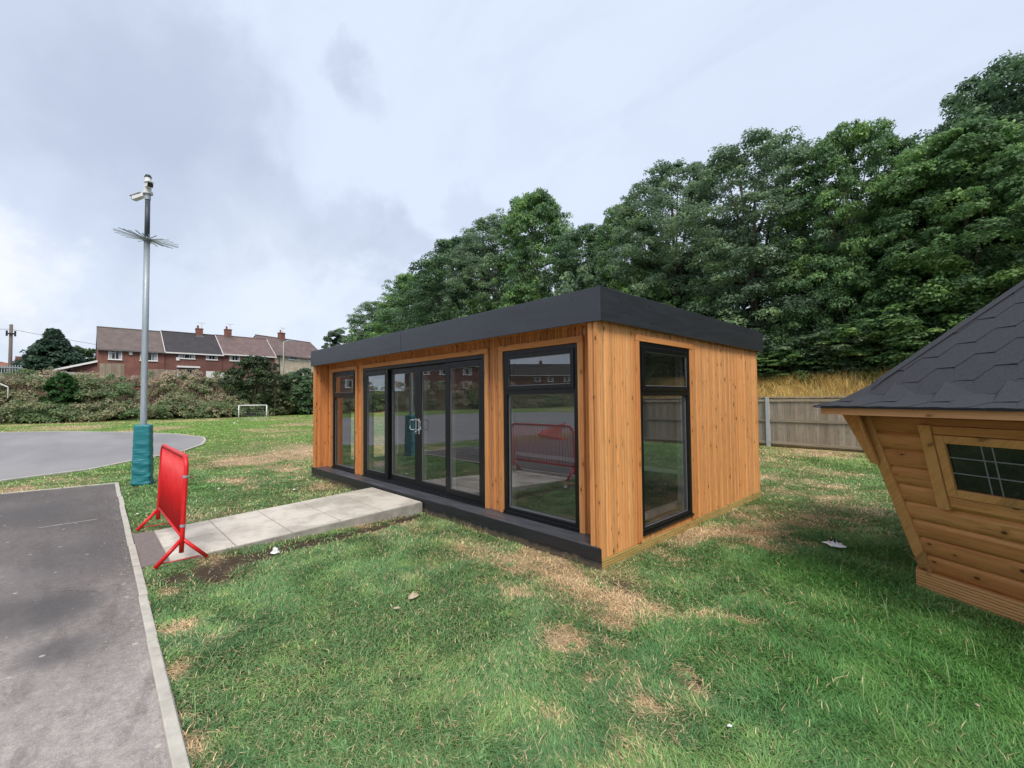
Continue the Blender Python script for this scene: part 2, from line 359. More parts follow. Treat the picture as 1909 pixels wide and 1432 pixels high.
# ------------------------------------------------------------------ mesh helpers
class MB:
    def __init__(s): s.v = []; s.f = []
    def quad(s, *p):
        i = len(s.v); s.v += [tuple(float(c) for c in q) for q in p]; s.f.append(tuple(range(i, i+len(p)))); return s
    def box(s, x0, x1, y0, y1, z0, z1):
        return s.obox((x0, y0, z0), (x1-x0, 0, 0), (0, y1-y0, 0), (0, 0, z1-z0))
    def obox(s, o, a, b, c):
        o, a, b, c = (np.array(q, float) for q in (o, a, b, c)); i = len(s.v)
        if np.dot(np.cross(a, b), c) < 0: a, b = b, a
        for p in (o, o+a, o+a+b, o+b, o+c, o+a+c, o+a+b+c, o+b+c): s.v.append(tuple(p))
        for q in ((0, 3, 2, 1), (4, 5, 6, 7), (0, 1, 5, 4), (1, 2, 6, 5), (2, 3, 7, 6), (3, 0, 4, 7)): s.f.append(tuple(i+k for k in q))
        return s
    def loft(s, rings, closed=True, caps=True):
        i0 = len(s.v); n = len(rings[0])
        for r in rings: s.v += [tuple(float(c) for c in p) for p in r]
        for k in range(len(rings)-1):
            for j in range(n if closed else n-1):
                a = i0+k*n+j; b_ = i0+k*n+(j+1) % n; s.f.append((a, b_, b_+n, a+n))
        if caps and closed:
            s.f.append(tuple(i0+j for j in reversed(range(n)))); s.f.append(tuple(i0+(len(rings)-1)*n+j for j in range(n)))
        return s
    def tube(s, pts, r, seg=8, r2=None, caps=True):
        pts = [np.array(p, float) for p in pts]; rings = []; N = len(pts)
        ref = None
        for k, p in enumerate(pts):
            d = pts[min(k+1, N-1)] - pts[max(k-1, 0)]; d /= (np.linalg.norm(d)+1e-9)
            if ref is None: ref = np.array([0, 0, 1.]) if abs(d[2]) < .9 else np.array([1., 0, 0])
            a = np.cross(d, ref); a /= (np.linalg.norm(a)+1e-9); b_ = np.cross(d, a); ref = np.cross(a, d)*-1 if False else ref
            rr = r if r2 is None else r+(r2-r)*k/(N-1)
            rings.append([p+rr*(math.cos(t)*a+math.sin(t)*b_) for t in np.linspace(0, 2*math.pi, seg, endpoint=False)])
        return s.loft(rings, True, caps)
    def build(s, name, m, parent=None, smooth=False, loc=None, bevel=0):
        me = bpy.data.meshes.new(name); me.from_pydata(s.v, [], s.f); me.update()
        if m is not None: me.materials.append(m)
        if smooth: me.polygons.foreach_set('use_smooth', [True]*len(me.polygons))
        o = bpy.data.objects.new(name, me); col.objects.link(o)
        if loc is not None: o.location = loc
        if bevel:
            bv = o.modifiers.new('bevel', 'BEVEL'); bv.width = bevel; bv.segments = 2; bv.limit_method = 'ANGLE'
        if parent is not None:
            o.parent = parent
            o.matrix_parent_inverse = Matrix.Translation(-Vector(parent.location)) if parent.type == 'EMPTY' and loc is None else Matrix()
        return o
def tag(o, label=None, cat=None, group=None, kind=None):
    if label: o['label'] = label
    if cat: o['category'] = cat
    if group: o['group'] = group
    if kind: o['kind'] = kind
    return o
def thing(name, label, cat, loc=(0, 0, 0), group=None):
    o = bpy.data.objects.new(name, None); col.objects.link(o); o.location = tuple(float(c) for c in loc); o.empty_display_size = .2
    return tag(o, label, cat, group)
def sub(o, parent):       # world-space mesh as sub-part
    o.parent = parent
    root = parent
    while root.parent is not None: root = root.parent
    o.matrix_parent_inverse = Matrix(); return o

def raw_mesh(name, V, F4, colr, m, smooth=False):
    """numpy verts (N,3), quads (K,4), point colours (N,3)"""
    me = bpy.data.meshes.new(name)
    me.vertices.add(len(V)); me.vertices.foreach_set('co', V.astype(np.float32).ravel())
    k = F4.shape[1]
    me.loops.add(F4.size); me.loops.foreach_set('vertex_index', F4.astype(np.int32).ravel())
    me.polygons.add(len(F4)); me.polygons.foreach_set('loop_start', np.arange(0, F4.size, k, dtype=np.int32))
    try: me.polygons.foreach_set('loop_total', np.full(len(F4), k, dtype=np.int32))
    except Exception: pass
    at_ = me.attributes.new('Col', 'FLOAT_COLOR', 'POINT')
    c4 = np.ones((len(V), 4), np.float32); c4[:, :3] = colr; at_.data.foreach_set('color', c4.ravel())
    me.update(calc_edges=True); me.materials.append(m)
    if smooth: me.polygons.foreach_set('use_smooth', np.ones(len(F4), bool))
    return me

rng = np.random.default_rng(7)
# ------------------------------------------------------------------ noise and terrain
_tab = np.random.default_rng(3).random((256, 256))
def vnoise(x, y, s):
    x = np.asarray(x)*s; y = np.asarray(y)*s
    xi = np.floor(x).astype(int); yi = np.floor(y).astype(int); fx = x-xi; fy = y-yi
    fx = fx*fx*(3-2*fx); fy = fy*fy*(3-2*fy); g = lambda a, b: _tab[a & 255, b & 255]
    return (g(xi, yi)*(1-fx)+g(xi+1, yi)*fx)*(1-fy)+(g(xi, yi+1)*(1-fx)+g(xi+1, yi+1)*fx)*fy
def fbm(x, y, s, o=4):
    r = 0; a = .5
    for k in range(o): r = r+a*vnoise(np.asarray(x)+k*17.3, np.asarray(y)-k*9.1, s*2**k); a *= .5
    return r/(1-.5**o)
def sst(e0, e1, x):
    t = np.clip((x-e0)/(e1-e0), 0, 1); return t*t*(3-2*t)
FN = np.array([.131, .991])          # normal of the fence line
def hedge_x(y):                      # foot of the far bank
    return np.where(y < 7.5, -49.8, -49.8-(y-7.5)*.55)
def terrain(x, y):
    s = FN[0]*x+FN[1]*y
    zb = sst(12.3, 15.4, s)*2.15+np.clip(s-15.4, 0, 8)*.05
    zb = zb*sst(-46, -34, x)
    zh = sst(0, 5.5, hedge_x(y)-x)*2.9
    n = (fbm(x, y, .35, 3)-.5)*.10*sst(1.5, 8, np.abs(s-3)+0*x)*0
    return np.maximum(zb, zh)+n

def inpoly(x, y, P):
    r = np.zeros(np.shape(x), bool); n = len(P); j = n-1
    for i in range(n):
        xi, yi = P[i]; xj, yj = P[j]
        c = ((yi > y) != (yj > y)) & (x < (xj-xi)*(y-yi)/((yj-yi) or 1e-9)+xi); r ^= c; j = i
    return r
TARMAC = [(-9.28, -2.99), (1.2, -3.155), (6.5, -3.24), (14, -3.4), (14, -14), (-9.2, -14), (-9.35, -8), (-9.45, -4.55)]
COURT = [(-11.39, -4.72), (-12.14, -3.39), (-13.3, -2.61), (-14.28, -1.89), (-15.58, -1.04), (-17.5, -.3), (-19.53, .15), (-21.4, .39), (-24.88, -.08), (-28.62, -1.62), (-32.57, -3.99), (-34.99, -6.86), (-37.5, -12), (-38, -24), (-34, -36), (-20, -42), (-12, -30), (-11.2, -14)]
PATH = [(-4.62, -2.93), (-3.14, -2.93), (-3.02, 0), (-4.52, 0)]
BLD = [(-7.34, -.02), (.01, -.02), (.01, 4.4), (-7.34, 4.4)]
HB = np.array([2.07, 1.54]); HS = 1.75; HC = HB+HS*np.array([.866, .5])
HUT = [tuple(HC+HS*np.array([math.cos(math.radians(210+60*k)), math.sin(math.radians(210+60*k))])) for k in range(6)]

# lawn condition maps: dry straw, bare soil, lush green with the hut's shade painted in
def blobs(x, y, L):
    r = np.zeros(np.shape(x))
    for (cx, cy, rx, ry, a, th) in L:
        c, s_ = math.cos(th), math.sin(th); dx, dy = x-cx, y-cy
        q = ((dx*c+dy*s_)/rx)**2+((-dx*s_+dy*c)/ry)**2
        r = np.maximum(r, a*np.exp(-q))
    return r
def P2(u, v): q = at(u, v); return float(q[0]), float(q[1])
DRY = []
for (u, v, rx, ry, a, th) in ((1380, 1020, .8, .45, .8, .7), (1200, 1110, .5, .3, .85, 0), (1090, 1080, .6, .25, .8, 0), (1000, 1060, .5, .2, .6, 0), (960, 1060, .4, .2, .5, 0), (1150, 1090, .55, .28, .95, -.7), (1250, 1040, .5, .35, .85, .8), (1340, 990, .6, .4, .95, .8), (1430, 960, .8, .5, .9, .6), (1040, 1050, .55, .22, .85, 0), (930, 1030, .5, .25, .55, 0),
                              (1055, 1190, .15, .13, 1.1, 0), (1150, 1165, .16, .10, .9, .3), (1155, 1200, .14, .08, .8, .2), (1275, 1200, .20, .10, .95, .5), (1290, 1268, .13, .07, 1.2, -.6), (1215, 1318, .09, .05, 1.0, 0), (1300, 1145, .3, .16, .6, .6),
                              (1395, 1160, .1, .06, .8, 0), (950, 1100, .3, .13, .45, 0), (880, 1010, .4, .2, .5, 0), (1560, 930, 1.0, .6, .75, 0), (1480, 900, 1.4, .5, .6, 0), (1560, 880, 1.2, .4, .35, 0), (880, 980, .5, .15, .55, 0),
                              (335, 1170, .12, .10, .75, 0), (325, 1100, .1, .09, .6, 0), (335, 1250, .10, .06, .7, 0), (350, 1390, .10, .06, .85, 0), (345, 1330, .06, .04, .6, 0), (400, 1050, .5, .2, .6, 0),
                              (500, 865, 1.8, .8, .62, .3), (560, 880, 1.2, .6, .6, .3), (430, 900, .9, .6, .4, 0), (460, 850, 2.2, 1.0, .5, .2), (600, 905, .5, .3, .6, 0), (130, 905, 1.2, .5, .55, 0), (60, 905, 1., .7, .7, 0), (540, 835, 3, 1.2, .4, 0),
                              (760, 975, .4, .2, .55, 0), (690, 985, .5, .15, .35, 0), (1110, 1270, .06, .05, .8, 0), (1030, 1330, .1, .06, .3, 0)):
    x_, y_ = P2(u, v); DRY.append((x_, y_, rx, ry, a, th))
SOIL = []
for (u, v, rx, ry, a) in ((395, 1068, .30, .17, 1.), (470, 1040, .22, .35, .95), (540, 1020, .2, .35, .9), (620, 1003, .16, .4, .8), (700, 985, .12, .4, .8), (760, 967, .12, .3, .9), (330, 1078, .2, .16, .8), (400, 1000, .5, .08, .4),
                          (1290, 1270, .08, .04, .6), (1160, 1090, .25, .12, .4), (265, 903, .35, .3, .5)):
    x_, y_ = P2(u, v); SOIL.append((x_, y_, rx, ry, a, 0))
LUSH_SHADE = [(2.6, .3, 1.5, 1.3, 1., 0), (1.9, -.4, 1.3, .7, .75, -.6), (3.2, -1.2, 1.2, 1., .8, 0), (1.55, 1.35, .9, .9, 1., .0), (2.0, .4, .9, .8, .85, 0), (1.7, 2.4, .6, .5, .9, 0), (2.6, -.3, 1.1, .8, .8, 0), (1.2, -.6, .6, .5, .45, 0), (-7.7, -2.1, .8, .5, .7, 0), (1.2, 9.5, 4, .9, .6, -.1)]  # lush growth; near the hut its dark green also paints the shade
def maps(x, y):
    d = blobs(x, y, DRY); so = blobs(x, y, SOIL); lu = blobs(x, y, LUSH_SHADE)
    n = fbm(x, y, 1.6, 4); n2 = fbm(x+40, y, .28, 4); n3 = fbm(x, y+70, 5., 3)
    wx = sst(.38, .62, n)
    d = d*(.42+.85*wx)+(n3-.5)*.8*(d > .10)
    far = sst(5, 14, np.hypot(x-CAM[0], y-CAM[1]))
    d = d+far*sst(.50, .72, n2)*.55+sst(.62, .74, n)*.22
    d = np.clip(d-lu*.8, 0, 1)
    so = np.clip(so*1.9*(.55+.8*n3), 0, 1)
    return d, so, lu, n, n2, n3

# ------------------------------------------------------------------ ground sheet
def axis(lo, hi, step, far):
    a = list(np.arange(lo, hi+1e-6, step)); s_ = step; x = hi
    while x < far: s_ *= 1.16; x += min(s_, 40); a.append(x)
    s_ = step; x = lo
    while x > -far: s_ *= 1.16 if x < -60 or s_ < 1.2 else 1.; x -= min(s_, 40); a.insert(0, x)
    return np.array(a)
gx = axis(-8.5, 4.5, .07, 700); gy = axis(-3.6, 6., .07, 700)
X, Y = np.meshgrid(gx, gy, indexing='ij'); Xf, Yf = X.ravel(), Y.ravel()
d_, so_, lu_, n_, n2_, n3_ = maps(Xf, Yf)
def mixc(a, b, t): return a*(1-t[:, None])+np.array(b)*t[:, None]
gc = np.tile(np.array([.12, .17, .06]), (len(Xf), 1))
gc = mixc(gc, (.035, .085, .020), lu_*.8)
farl = sst(8, 30, np.hypot(Xf-CAM[0], Yf-CAM[1])); gc = mixc(gc, (.16, .27, .06), farl*.8)
gc = mixc(gc, (.50, .365, .235), np.clip(d_*1.1, 0, 1)*.95)
gc = mixc(gc, (.085, .062, .042), so_)
Zf = terrain(Xf, Yf)
# the bank behind the fence is straw, the far bank olive-brown
sF = FN[0]*Xf+FN[1]*Yf
gc = mixc(gc, (.42, .31, .12), sst(12.0, 12.5, sF)*sst(-46, -40, Xf)*(1-sst(16.5, 18.5, sF)))
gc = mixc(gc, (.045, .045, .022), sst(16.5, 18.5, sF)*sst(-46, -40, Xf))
gc = mixc(gc, (.08, .065, .04), sst(-.5, 1, hedge_x(Yf)-Xf))
Zf = Zf+np.where(Zf > .02, 0, (fbm(Xf, Yf, 2.2, 3)-.5)*.03)*(1-inpoly(Xf, Yf, [(-50, -60), (20, -60), (20, -2.9), (-9, -2.8), (-16, 1.2), (-28, .8), (-36, -4)]).astype(float))*(1-inpoly(Xf, Yf, [(-5, -3.1), (-2.8, -3.1), (-2.7, .3), (-4.9, .3)]).astype(float))
nx, ny = len(gx), len(gy)
idx = np.arange(nx*ny).reshape(nx, ny)
F4 = np.stack([idx[:-1, :-1], idx[1:, :-1], idx[1:, 1:], idx[:-1, 1:]], -1).reshape(-1, 4)
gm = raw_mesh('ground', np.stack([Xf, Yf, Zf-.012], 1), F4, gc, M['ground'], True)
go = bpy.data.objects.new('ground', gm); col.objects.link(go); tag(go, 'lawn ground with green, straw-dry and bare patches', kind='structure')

def sheet(name, poly, z, m, label, th=.03):
    mb = MB(); n = len(poly)
    top = [(p[0], p[1], z) for p in poly]; bot = [(p[0], p[1], z-th) for p in poly]
    A = sum(poly[i][0]*poly[(i+1) % n][1]-poly[(i+1) % n][0]*poly[i][1] for i in range(n))
    if A < 0: top.reverse(); bot.reverse()
    mb.loft([bot, top]); o = mb.build(name, m); tag(o, label, kind='structure'); return o
sheet('tarmac_yard', TARMAC, .006, M['tarmac'], 'worn grey tarmac yard with damp patches and scuffs')
sheet('playground_court', COURT, .008, M['court'], 'smooth grey asphalt playground with a rounded end')
# kerb edging
def kerb_run(name, pts, w_, h_, label, seglen=.915, off=1, m=None):
    """edging stones with open joints, jittered slightly"""
    mb = MB(); rr = random.Random(5)
    for (a, b_) in zip(pts[:-1], pts[1:]):
        a = np.array(a); b_ = np.array(b_); L = np.linalg.norm(b_-a); d = (b_-a)/L; n = np.array([-d[1], d[0]])*off; k = max(1, round(L/seglen))
        for i in range(k):
            s0 = L*i/k+.008; s1 = L*(i+1)/k-.008; j = rr.uniform(-.007, .007); hz = h_+rr.uniform(-.004, .004)
            p = a+d*s0+n*j
            mb.obox((*p, -.08), (*(d*(s1-s0)), rr.uniform(-.003, .003)), (*(n*w_), 0), (0, 0, hz+.08))
    o = mb.build(name, m or M['kerb'], bevel=.006); tag(o, label, kind='structure'); return o
kerb_run('kerb', [(-9.33, -2.99), (1.2, -3.155), (7, -3.25)], .058, .022, 'pale concrete edging between tarmac and lawn', off=-1)
kerb_run('kerb', [(-9.45, -4.55), (-9.33, -3.0)], .05, .016, 'short edging across the end of the tarmac', .8)
kerb_run('kerb', [COURT[i] for i in range(0, 12)], .09, .03, 'low concrete edging around the playground court', 1.0)

# worn painted lines
def strip(pts, w_, z):
    mb = MB(); L = []; R_ = []
    pts = [np.array(p, float) for p in pts]
    for k, p in enumerate(pts):
        d = pts[min(k+1, len(pts)-1)]-pts[max(k-1, 0)]; d /= np.linalg.norm(d); n = np.array([-d[1], d[0]])
        L.append(p+n*w_/2); R_.append(p-n*w_/2)
    for k in range(len(pts)-1): mb.quad((*R_[k], z), (*R_[k+1], z), (*L[k+1], z), (*L[k], z))
    return mb
o = strip([(-5.9, -3.35), (-5.86, -3.9)], .05, .0105).build('painted_line', M['lineworn']); tag(o, 'short worn white line beside the kerb', kind='structure')
o = strip([(-17+5*math.cos(t), -14+5*math.sin(t)) for t in np.linspace(0, 2*math.pi, 40)], .06, .0125).build('painted_line', M['lineworn']); tag(o, 'white centre circle painted on the court', kind='structure')
o = strip([(-34, -12), (-13, -9)], .06, .0135).build('painted_line', M['lineworn']); tag(o, 'long white line painted across the court', kind='structure')

# ramped path of slabs
mb = MB(); NS = 5; ws = .022
def pz(y): return .012+(.160-.012)*np.clip((y+2.93)/2.9, 0, 1)**1.05
def px(y, s_):  # s_ in 0..1 across
    a = -4.62+(y+2.93)/2.93*.10; b_ = -3.14+(y+2.93)/2.93*.12; return a+(b_-a)*s_
ys = np.linspace(-2.86, -.03, NS+1)
for i in range(NS):
    for j in range(2):
        y0, y1 = ys[i]+.007, ys[i+1]-.007; s0, s1 = j*.5+.006, j*.5+.494
        c = [(px(y0, s0), y0), (px(y0, s1), y0), (px(y1, s1), y1), (px(y1, s0), y1)]
        mb.loft([[(x_, y_, pz(y_)-.045) for x_, y_ in c], [(x_, y_, pz(y_)) for x_, y_ in c]])
po = mb.build('slab_path', M['slab'], bevel=.004); tag(po, 'pale concrete slab path ramping up to the glazed doors', kind='structure')
mb = MB(); c = [(px(-2.93, -.012), -2.86), (px(-2.93, 1.012), -2.86), (px(0, 1.012), -.031), (px(0, -.012), -.031)]
mb.loft([[(x_, y_, -.05) for x_, y_ in c], [(x_, y_, pz(y_)-.010) for x_, y_ in c]])
ro = mb.build('path_bed', M['slabside']); tag(ro, 'grey mortar bed under the slab path', kind='structure')
sheet('path_infill', [(-4.65, -3.06), (-3.15, -3.083), (-3.15, -2.865), (-4.62, -2.865)], .011, M['infill'], 'brown tarmac infill between kerb and slabs')

# ------------------------------------------------------------------ grass blades
def in_sheet(x, y):
    k = inpoly(x, y, TARMAC) | inpoly(x, y, COURT) | inpoly(x, y, [(-4.66, -3.1), (-3.12, -3.1), (-3.0, .1), (-4.54, .1)]) | inpoly(x, y, BLD) | inpoly(x, y, HUT)
    return k | ((y < -2.985-.0157*(x+9.3)) & (y > -3.3) & (x > -9.4))
def blades(name, P, h, wd, az, lean, colr, m, label, kind='stuff'):
    """each blade: a tapering, bending strip of two quads"""
    n = len(P); dx = np.cos(az); dy = np.sin(az); sx = -dy*wd/2; sy = dx*wd/2
    V = np.zeros((n, 6, 3)); ln = lean*h
    for k, (f, wk, bend) in enumerate(((0, 1., 0), (.55, .85, .35), (1., .12, 1.))):
        cx = P[:, 0]+dx*ln*bend; cy = P[:, 1]+dy*ln*bend; cz = P[:, 2]+h*f*np.sqrt(np.clip(1-(lean*.55)**2*f, .08, 1))
        V[:, 2*k] = np.stack([cx-sx*wk, cy-sy*wk, cz], 1); V[:, 2*k+1] = np.stack([cx+sx*wk, cy+sy*wk, cz], 1)
    b0 = np.arange(n)[:, None]*6
    F = np.concatenate([b0+np.array([0, 1, 3, 2]), b0+np.array([2, 3, 5, 4])], 0)
    C_ = np.repeat(colr[:, None, :], 6, 1).reshape(-1, 3)
    me = raw_mesh(name, V.reshape(-1, 3), F, C_, m)
    o = bpy.data.objects.new(name, me); col.objects.link(o); tag(o, label, None if kind == 'stuff' else 'grass', kind=kind); return o
def scatter(n, rmin, rmax, a0=None, a1=None, power=1.):
    """points round the viewer's side of the lawn, thinning with distance"""
    r = (rng.random(n)*(rmax**power-rmin**power)+rmin**power)**(1/power)
    t = rng.random(n)*(a1-a0)+a0
    return CAM[0]+r*np.cos(t), CAM[1]+r*np.sin(t), r
head = math.atan2(.691, -.722)
def lawn(n, r0, r1, power, hmul, wmul, name, label, spread=(1.08, 1.0)):
    x, y, r = scatter(n, r0, r1, head-spread[0], head+spread[1], power)
    k = ~in_sheet(x, y); s_ = FN[0]*x+FN[1]*y; k &= (s_ < 12.0) & (x > hedge_x(y)+.2)
    x, y, r = x[k], y[k], r[k]
    d, so, lu, n1, n2, n3 = maps(x, y)
    keep = rng.random(len(x)) > (d*.50+so*.93)
    x, y, r, d, so, lu, n1, n2, n3 = (q[keep] for q in (x, y, r, d, so, lu, n1, n2, n3)); N = len(x)
    far = sst(6, 24, r)
    j = rng.random(N)
    h = (.020+.030*rng.random(N)+.028*lu+.018*sst(.5, .7, n1)-.014*d)*hmul
    h = h*(1+.6*(rng.random(N) > .985))
    az = rng.random(N)*2*math.pi*1.0
    sw = fbm(x, y, 1.3, 2)*14; az = np.where(rng.random(N) < .45, sw+rng.normal(0, .5, N), az)
    lean = .7+1.3*rng.random(N)+.4*d
    wd = (.0026+.0020*rng.random(N)+.00072*r)*wmul
    c = np.tile(np.array([.185, .335, .125]), (N, 1))
    c = mixc(c, (.125, .265, .105), sst(.45, .62, n1)*.8)
    c = mixc(c, (.29, .45, .155), sst(.50, .68, n3)*.7)
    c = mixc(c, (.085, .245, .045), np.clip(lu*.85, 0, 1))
    c = mixc(c, (.29, .48, .11), far*.85)
    c = mixc(c, (.38, .39, .15), far*sst(.4, .6, n2)*.75)
    dead = (rng.random(N) < np.clip(d*1.3+(.045+.08*sst(.45,.6,n2))*(1-.8*np.clip(lu, 0, 1)), 0, .97))
    straw = np.array([.66, .50, .30])[None]*(.7+.6*rng.random(N))[:, None]
    c = np.where(dead[:, None], straw, c)
    c = c*(.72+.56*j)[:, None]
    bright = rng.random(N) < .06; c = np.where(bright[:, None], c*1.45, c)
    P = np.stack([x, y, np.zeros(N)-.006], 1)
    return blades(name, P, h, wd, az, lean, c, M['blade'], label)
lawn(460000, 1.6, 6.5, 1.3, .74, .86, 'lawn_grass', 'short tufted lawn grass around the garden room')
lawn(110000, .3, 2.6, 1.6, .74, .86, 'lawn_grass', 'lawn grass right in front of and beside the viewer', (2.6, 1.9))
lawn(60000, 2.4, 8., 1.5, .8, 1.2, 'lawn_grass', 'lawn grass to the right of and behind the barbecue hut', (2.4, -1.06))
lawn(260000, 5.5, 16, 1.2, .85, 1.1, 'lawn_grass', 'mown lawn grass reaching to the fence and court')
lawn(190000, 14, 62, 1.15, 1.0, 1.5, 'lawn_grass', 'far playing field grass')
# broad-leaved weeds among the grass
wp = []
for _ in range(150):
    a = random.uniform(head-1.0, head+.9); r_ = 1.8+5.5*random.random()**1.3; x0_, y0_ = CAM[0]+r_*math.cos(a), CAM[1]+r_*math.sin(a); sz = random.uniform(.5, 1.2)
    for k in range(random.randint(7, 16)): wp.append((x0_+random.gauss(0, .022*sz), y0_+random.gauss(0, .022*sz), random.random()*6.3, sz))
wp = np.array(wp); wp = wp[~in_sheet(wp[:, 0], wp[:, 1])]; N = len(wp)
blades('lawn_weeds', np.c_[wp[:, :2], np.zeros(N)], (.022+.022*rng.random(N))*wp[:, 3], .009+.007*rng.random(N)*wp[:, 3], wp[:, 2], 1.6+1.1*rng.random(N), np.array([.20, .37, .15])[None]*(.75+.5*rng.random(N))[:, None], M['blade'], 'broad-leaved weed rosettes scattered in the near lawn')
# taller seeding stems and weeds in the foreground
x, y, r = scatter(620, 1.7, 7, head-1.05, head+.7, 1.3); k = ~in_sheet(x, y); x, y = x[k], y[k]
kk = (x > -1.5) | (rng.random(len(x)) < .35); x, y = x[kk], y[kk]; N = len(x)
blades('grass_stems', np.stack([x, y, np.zeros(N)], 1), .08+.10*rng.random(N), np.full(N, .0032), rng.random(N)*6.3, .5+.9*rng.random(N), np.array([.27, .33, .15])[None]*(.8+.5*rng.random(N))[:, None], M['blade'], 'pale seeding grass stems standing above the lawn')
# uncut tussocks at the feet of the building and ramp
pts = []
for _ in range(2600):
    e = random.random()
    if e < .45: pts.append((random.uniform(-7.4, .0), random.gauss(-.06, .035)))
    elif e < .75: pts.append((random.gauss(.05, .03)+.0, random.uniform(-.05, 4.5)))
    else: pts.append((px(-1.2, 1.0)+abs(random.gauss(.03, .05)), random.uniform(-2.6, -.1)))
P = np.array(pts); P = P[~in_sheet(P[:, 0], P[:, 1])]; N = len(P); nn = fbm(P[:, 0], P[:, 1], 3., 3); kk = nn > .52; P = P[kk]; N = len(P)
cc = np.where((rng.random(N) < .55)[:, None], np.array([.42, .33, .17]), np.array([.13, .22, .08]))*(.7+.6*rng.random(N))[:, None]
blades('edge_grass', np.c_[P, np.zeros(N)], .03+.07*rng.random(N), np.full(N, .0035), rng.random(N)*6.3, .4+.9*rng.random(N), cc, M['blade'], 'untrimmed grass along the base of the garden room')
# dry grass on the bank behind the fence
N = 100000; s_ = 12.25+rng.random(N)**.8*5.6; tt = rng.random(N)**1.0*34-22
x = FN[0]*s_-FN[1]*-tt*1.; y = FN[1]*s_-FN[0]*tt
x = FN[0]*s_+FN[1]*tt; y = FN[1]*s_-FN[0]*tt
n1 = fbm(x, y, .9, 3)
c = np.array([.74, .56, .22])[None]*(.6+.7*rng.random(N))[:, None]; c = np.where((rng.random(N) < sst(.5, .7, n1)*.55)[:, None], np.array([.14, .17, .05])*(.7+.6*rng.random(N))[:, None], c)
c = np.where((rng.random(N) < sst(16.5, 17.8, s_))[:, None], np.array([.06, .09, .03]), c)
blades('bank_grass', np.stack([x, y, terrain(x, y)-.02], 1), .12+.42*rng.random(N)*(.3+n1), .008+.009*rng.random(N), rng.random(N)*6.3, .4+1.1*rng.random(N), c, M['blade'], 'tall straw-yellow grass on the bank behind the fence')

# loose grit and crumbs along the kerb and in the worn soil
rs = random.Random(77); mb = MB()
def stone(x_, y_, z_, q):
    a = rs.random()*6.3; c_, s_ = math.cos(a)*q, math.sin(a)*q; h_ = q*rs.uniform(.5, .9)
    mb.loft([[(x_+c_, y_+s_, z_), (x_-s_*.8, y_+c_*.8, z_), (x_-c_, y_-s_, z_), (x_+s_*.7, y_-c_*.7, z_)], [(x_+c_*.5, y_+s_*.4, z_+h_), (x_-s_*.4, y_+c_*.5, z_+h_*.8), (x_-c_*.5, y_-s_*.5, z_+h_), (x_+s_*.4, y_-c_*.3, z_+h_*.7)]])
for _ in range(1500):
    x_ = 1.2-10.*rs.random()**1.6; e_ = rs.expovariate(1/.07); stone(x_, -3.06-.0157*(x_+9.33)-e_, .005, rs.uniform(.002, .006))
for _ in range(700): stone(rs.uniform(-8, 1), rs.uniform(-5.5, -3.2), .005, rs.uniform(.002, .005))
for _ in range(420): x_ = rs.uniform(-3.6, -2.4); stone(x_, rs.uniform(-2.95, -.1), -.012, rs.uniform(.003, .009)) if not (x_ < -2.98 and rs.random() < 2) else None
tag(mb.build('gravel', simple('grey_grit', (.40, .37, .33), .9, 0, .5, 40)), 'loose grit along the kerb and beside the ramp', kind='stuff')
# ------------------------------------------------------------------ garden room
bld = thing('garden_room', 'timber-clad flat-roofed garden room with black frames and dark fascia', 'garden room', (-3.6, 2.2, 0))
RC = .28; XL = -7.32; YB = 4.39
def grid_wall(mb, fixed, n_ax, u0, u1, z0, z1, holes, t0, t1):
    """a wall slab between t0..t1 along n_ax, minus rectangular holes (u0,u1,z0,z1)"""
    us = sorted({u0, u1, *[h[0] for h in holes], *[h[1] for h in holes]}); zs = sorted({z0, z1, *[h[2] for h in holes], *[h[3] for h in holes]})
    us = [u for u in us if u0 <= u <= u1]; zs = [z for z in zs if z0 <= z <= z1]
    inside = lambda u, z: any(h[0] < u < h[1] and h[2] < z < h[3] for h in holes)
    for a, b_ in zip(us[:-1], us[1:]):
        for c, d in zip(zs[:-1], zs[1:]):
            if inside((a+b_)/2, (c+d)/2): continue
            if n_ax == 'x': mb.box(t0, t1, a, b_, c, d)
            else: mb.box(a, b_, t0, t1, c, d)
def clad(mb, n_ax, u0, u1, z0, z1, holes, face, sgn, pitch=.098, th=.018, seed=1):
    """vertical boards with chamfered edges; outer face at `face`, sgn = outward sign"""
    r_ = random.Random(seed); u = u0
    while u < u1-1e-4:
        ue = min(u+pitch, u1)
        cuts = sorted({u, ue, *[h[k] for h in holes for k in (0, 1) if u < h[k] < ue]})
        jz = r_.uniform(-.0015, .0015)
        for a, b_ in zip(cuts[:-1], cuts[1:]):
            if b_-a < .012: continue
            mid = (a+b_)/2; zr = [(z0, z1)]
            for h in holes:
                if h[0] < mid < h[1]:
                    nz = []
                    for (p, q) in zr:
                        if h[2] > p: nz.append((p, min(q, h[2])))
                        if h[3] < q: nz.append((max(p, h[3]), q))
                    zr = nz
            for (p, q) in zr:
                if q-p < .01: continue
                g = .0045; c = .011
                prof = [(a+g, -th), (a+g, -c-.002), (a+g+c, jz), (b_-g-c, jz), (b_-g, -c-.002), (b_-g, -th)]
                if b_-a > .085:   # a shallow bead down the middle of each board
                    m_ = (a+b_)/2; prof = prof[:3]+[(m_-.010, jz), (m_-.003, jz-.008), (m_+.003, jz-.008), (m_+.010, jz)]+prof[3:]
                ring = lambda z: [((face+sgn*w2, uu, z) if n_ax == 'x' else (uu, face+sgn*w2, z)) for uu, w2 in prof]
                mb.loft([ring(p), ring(q)])
        u = ue
SW = [(.73, 1.92, .15, 2.20)]
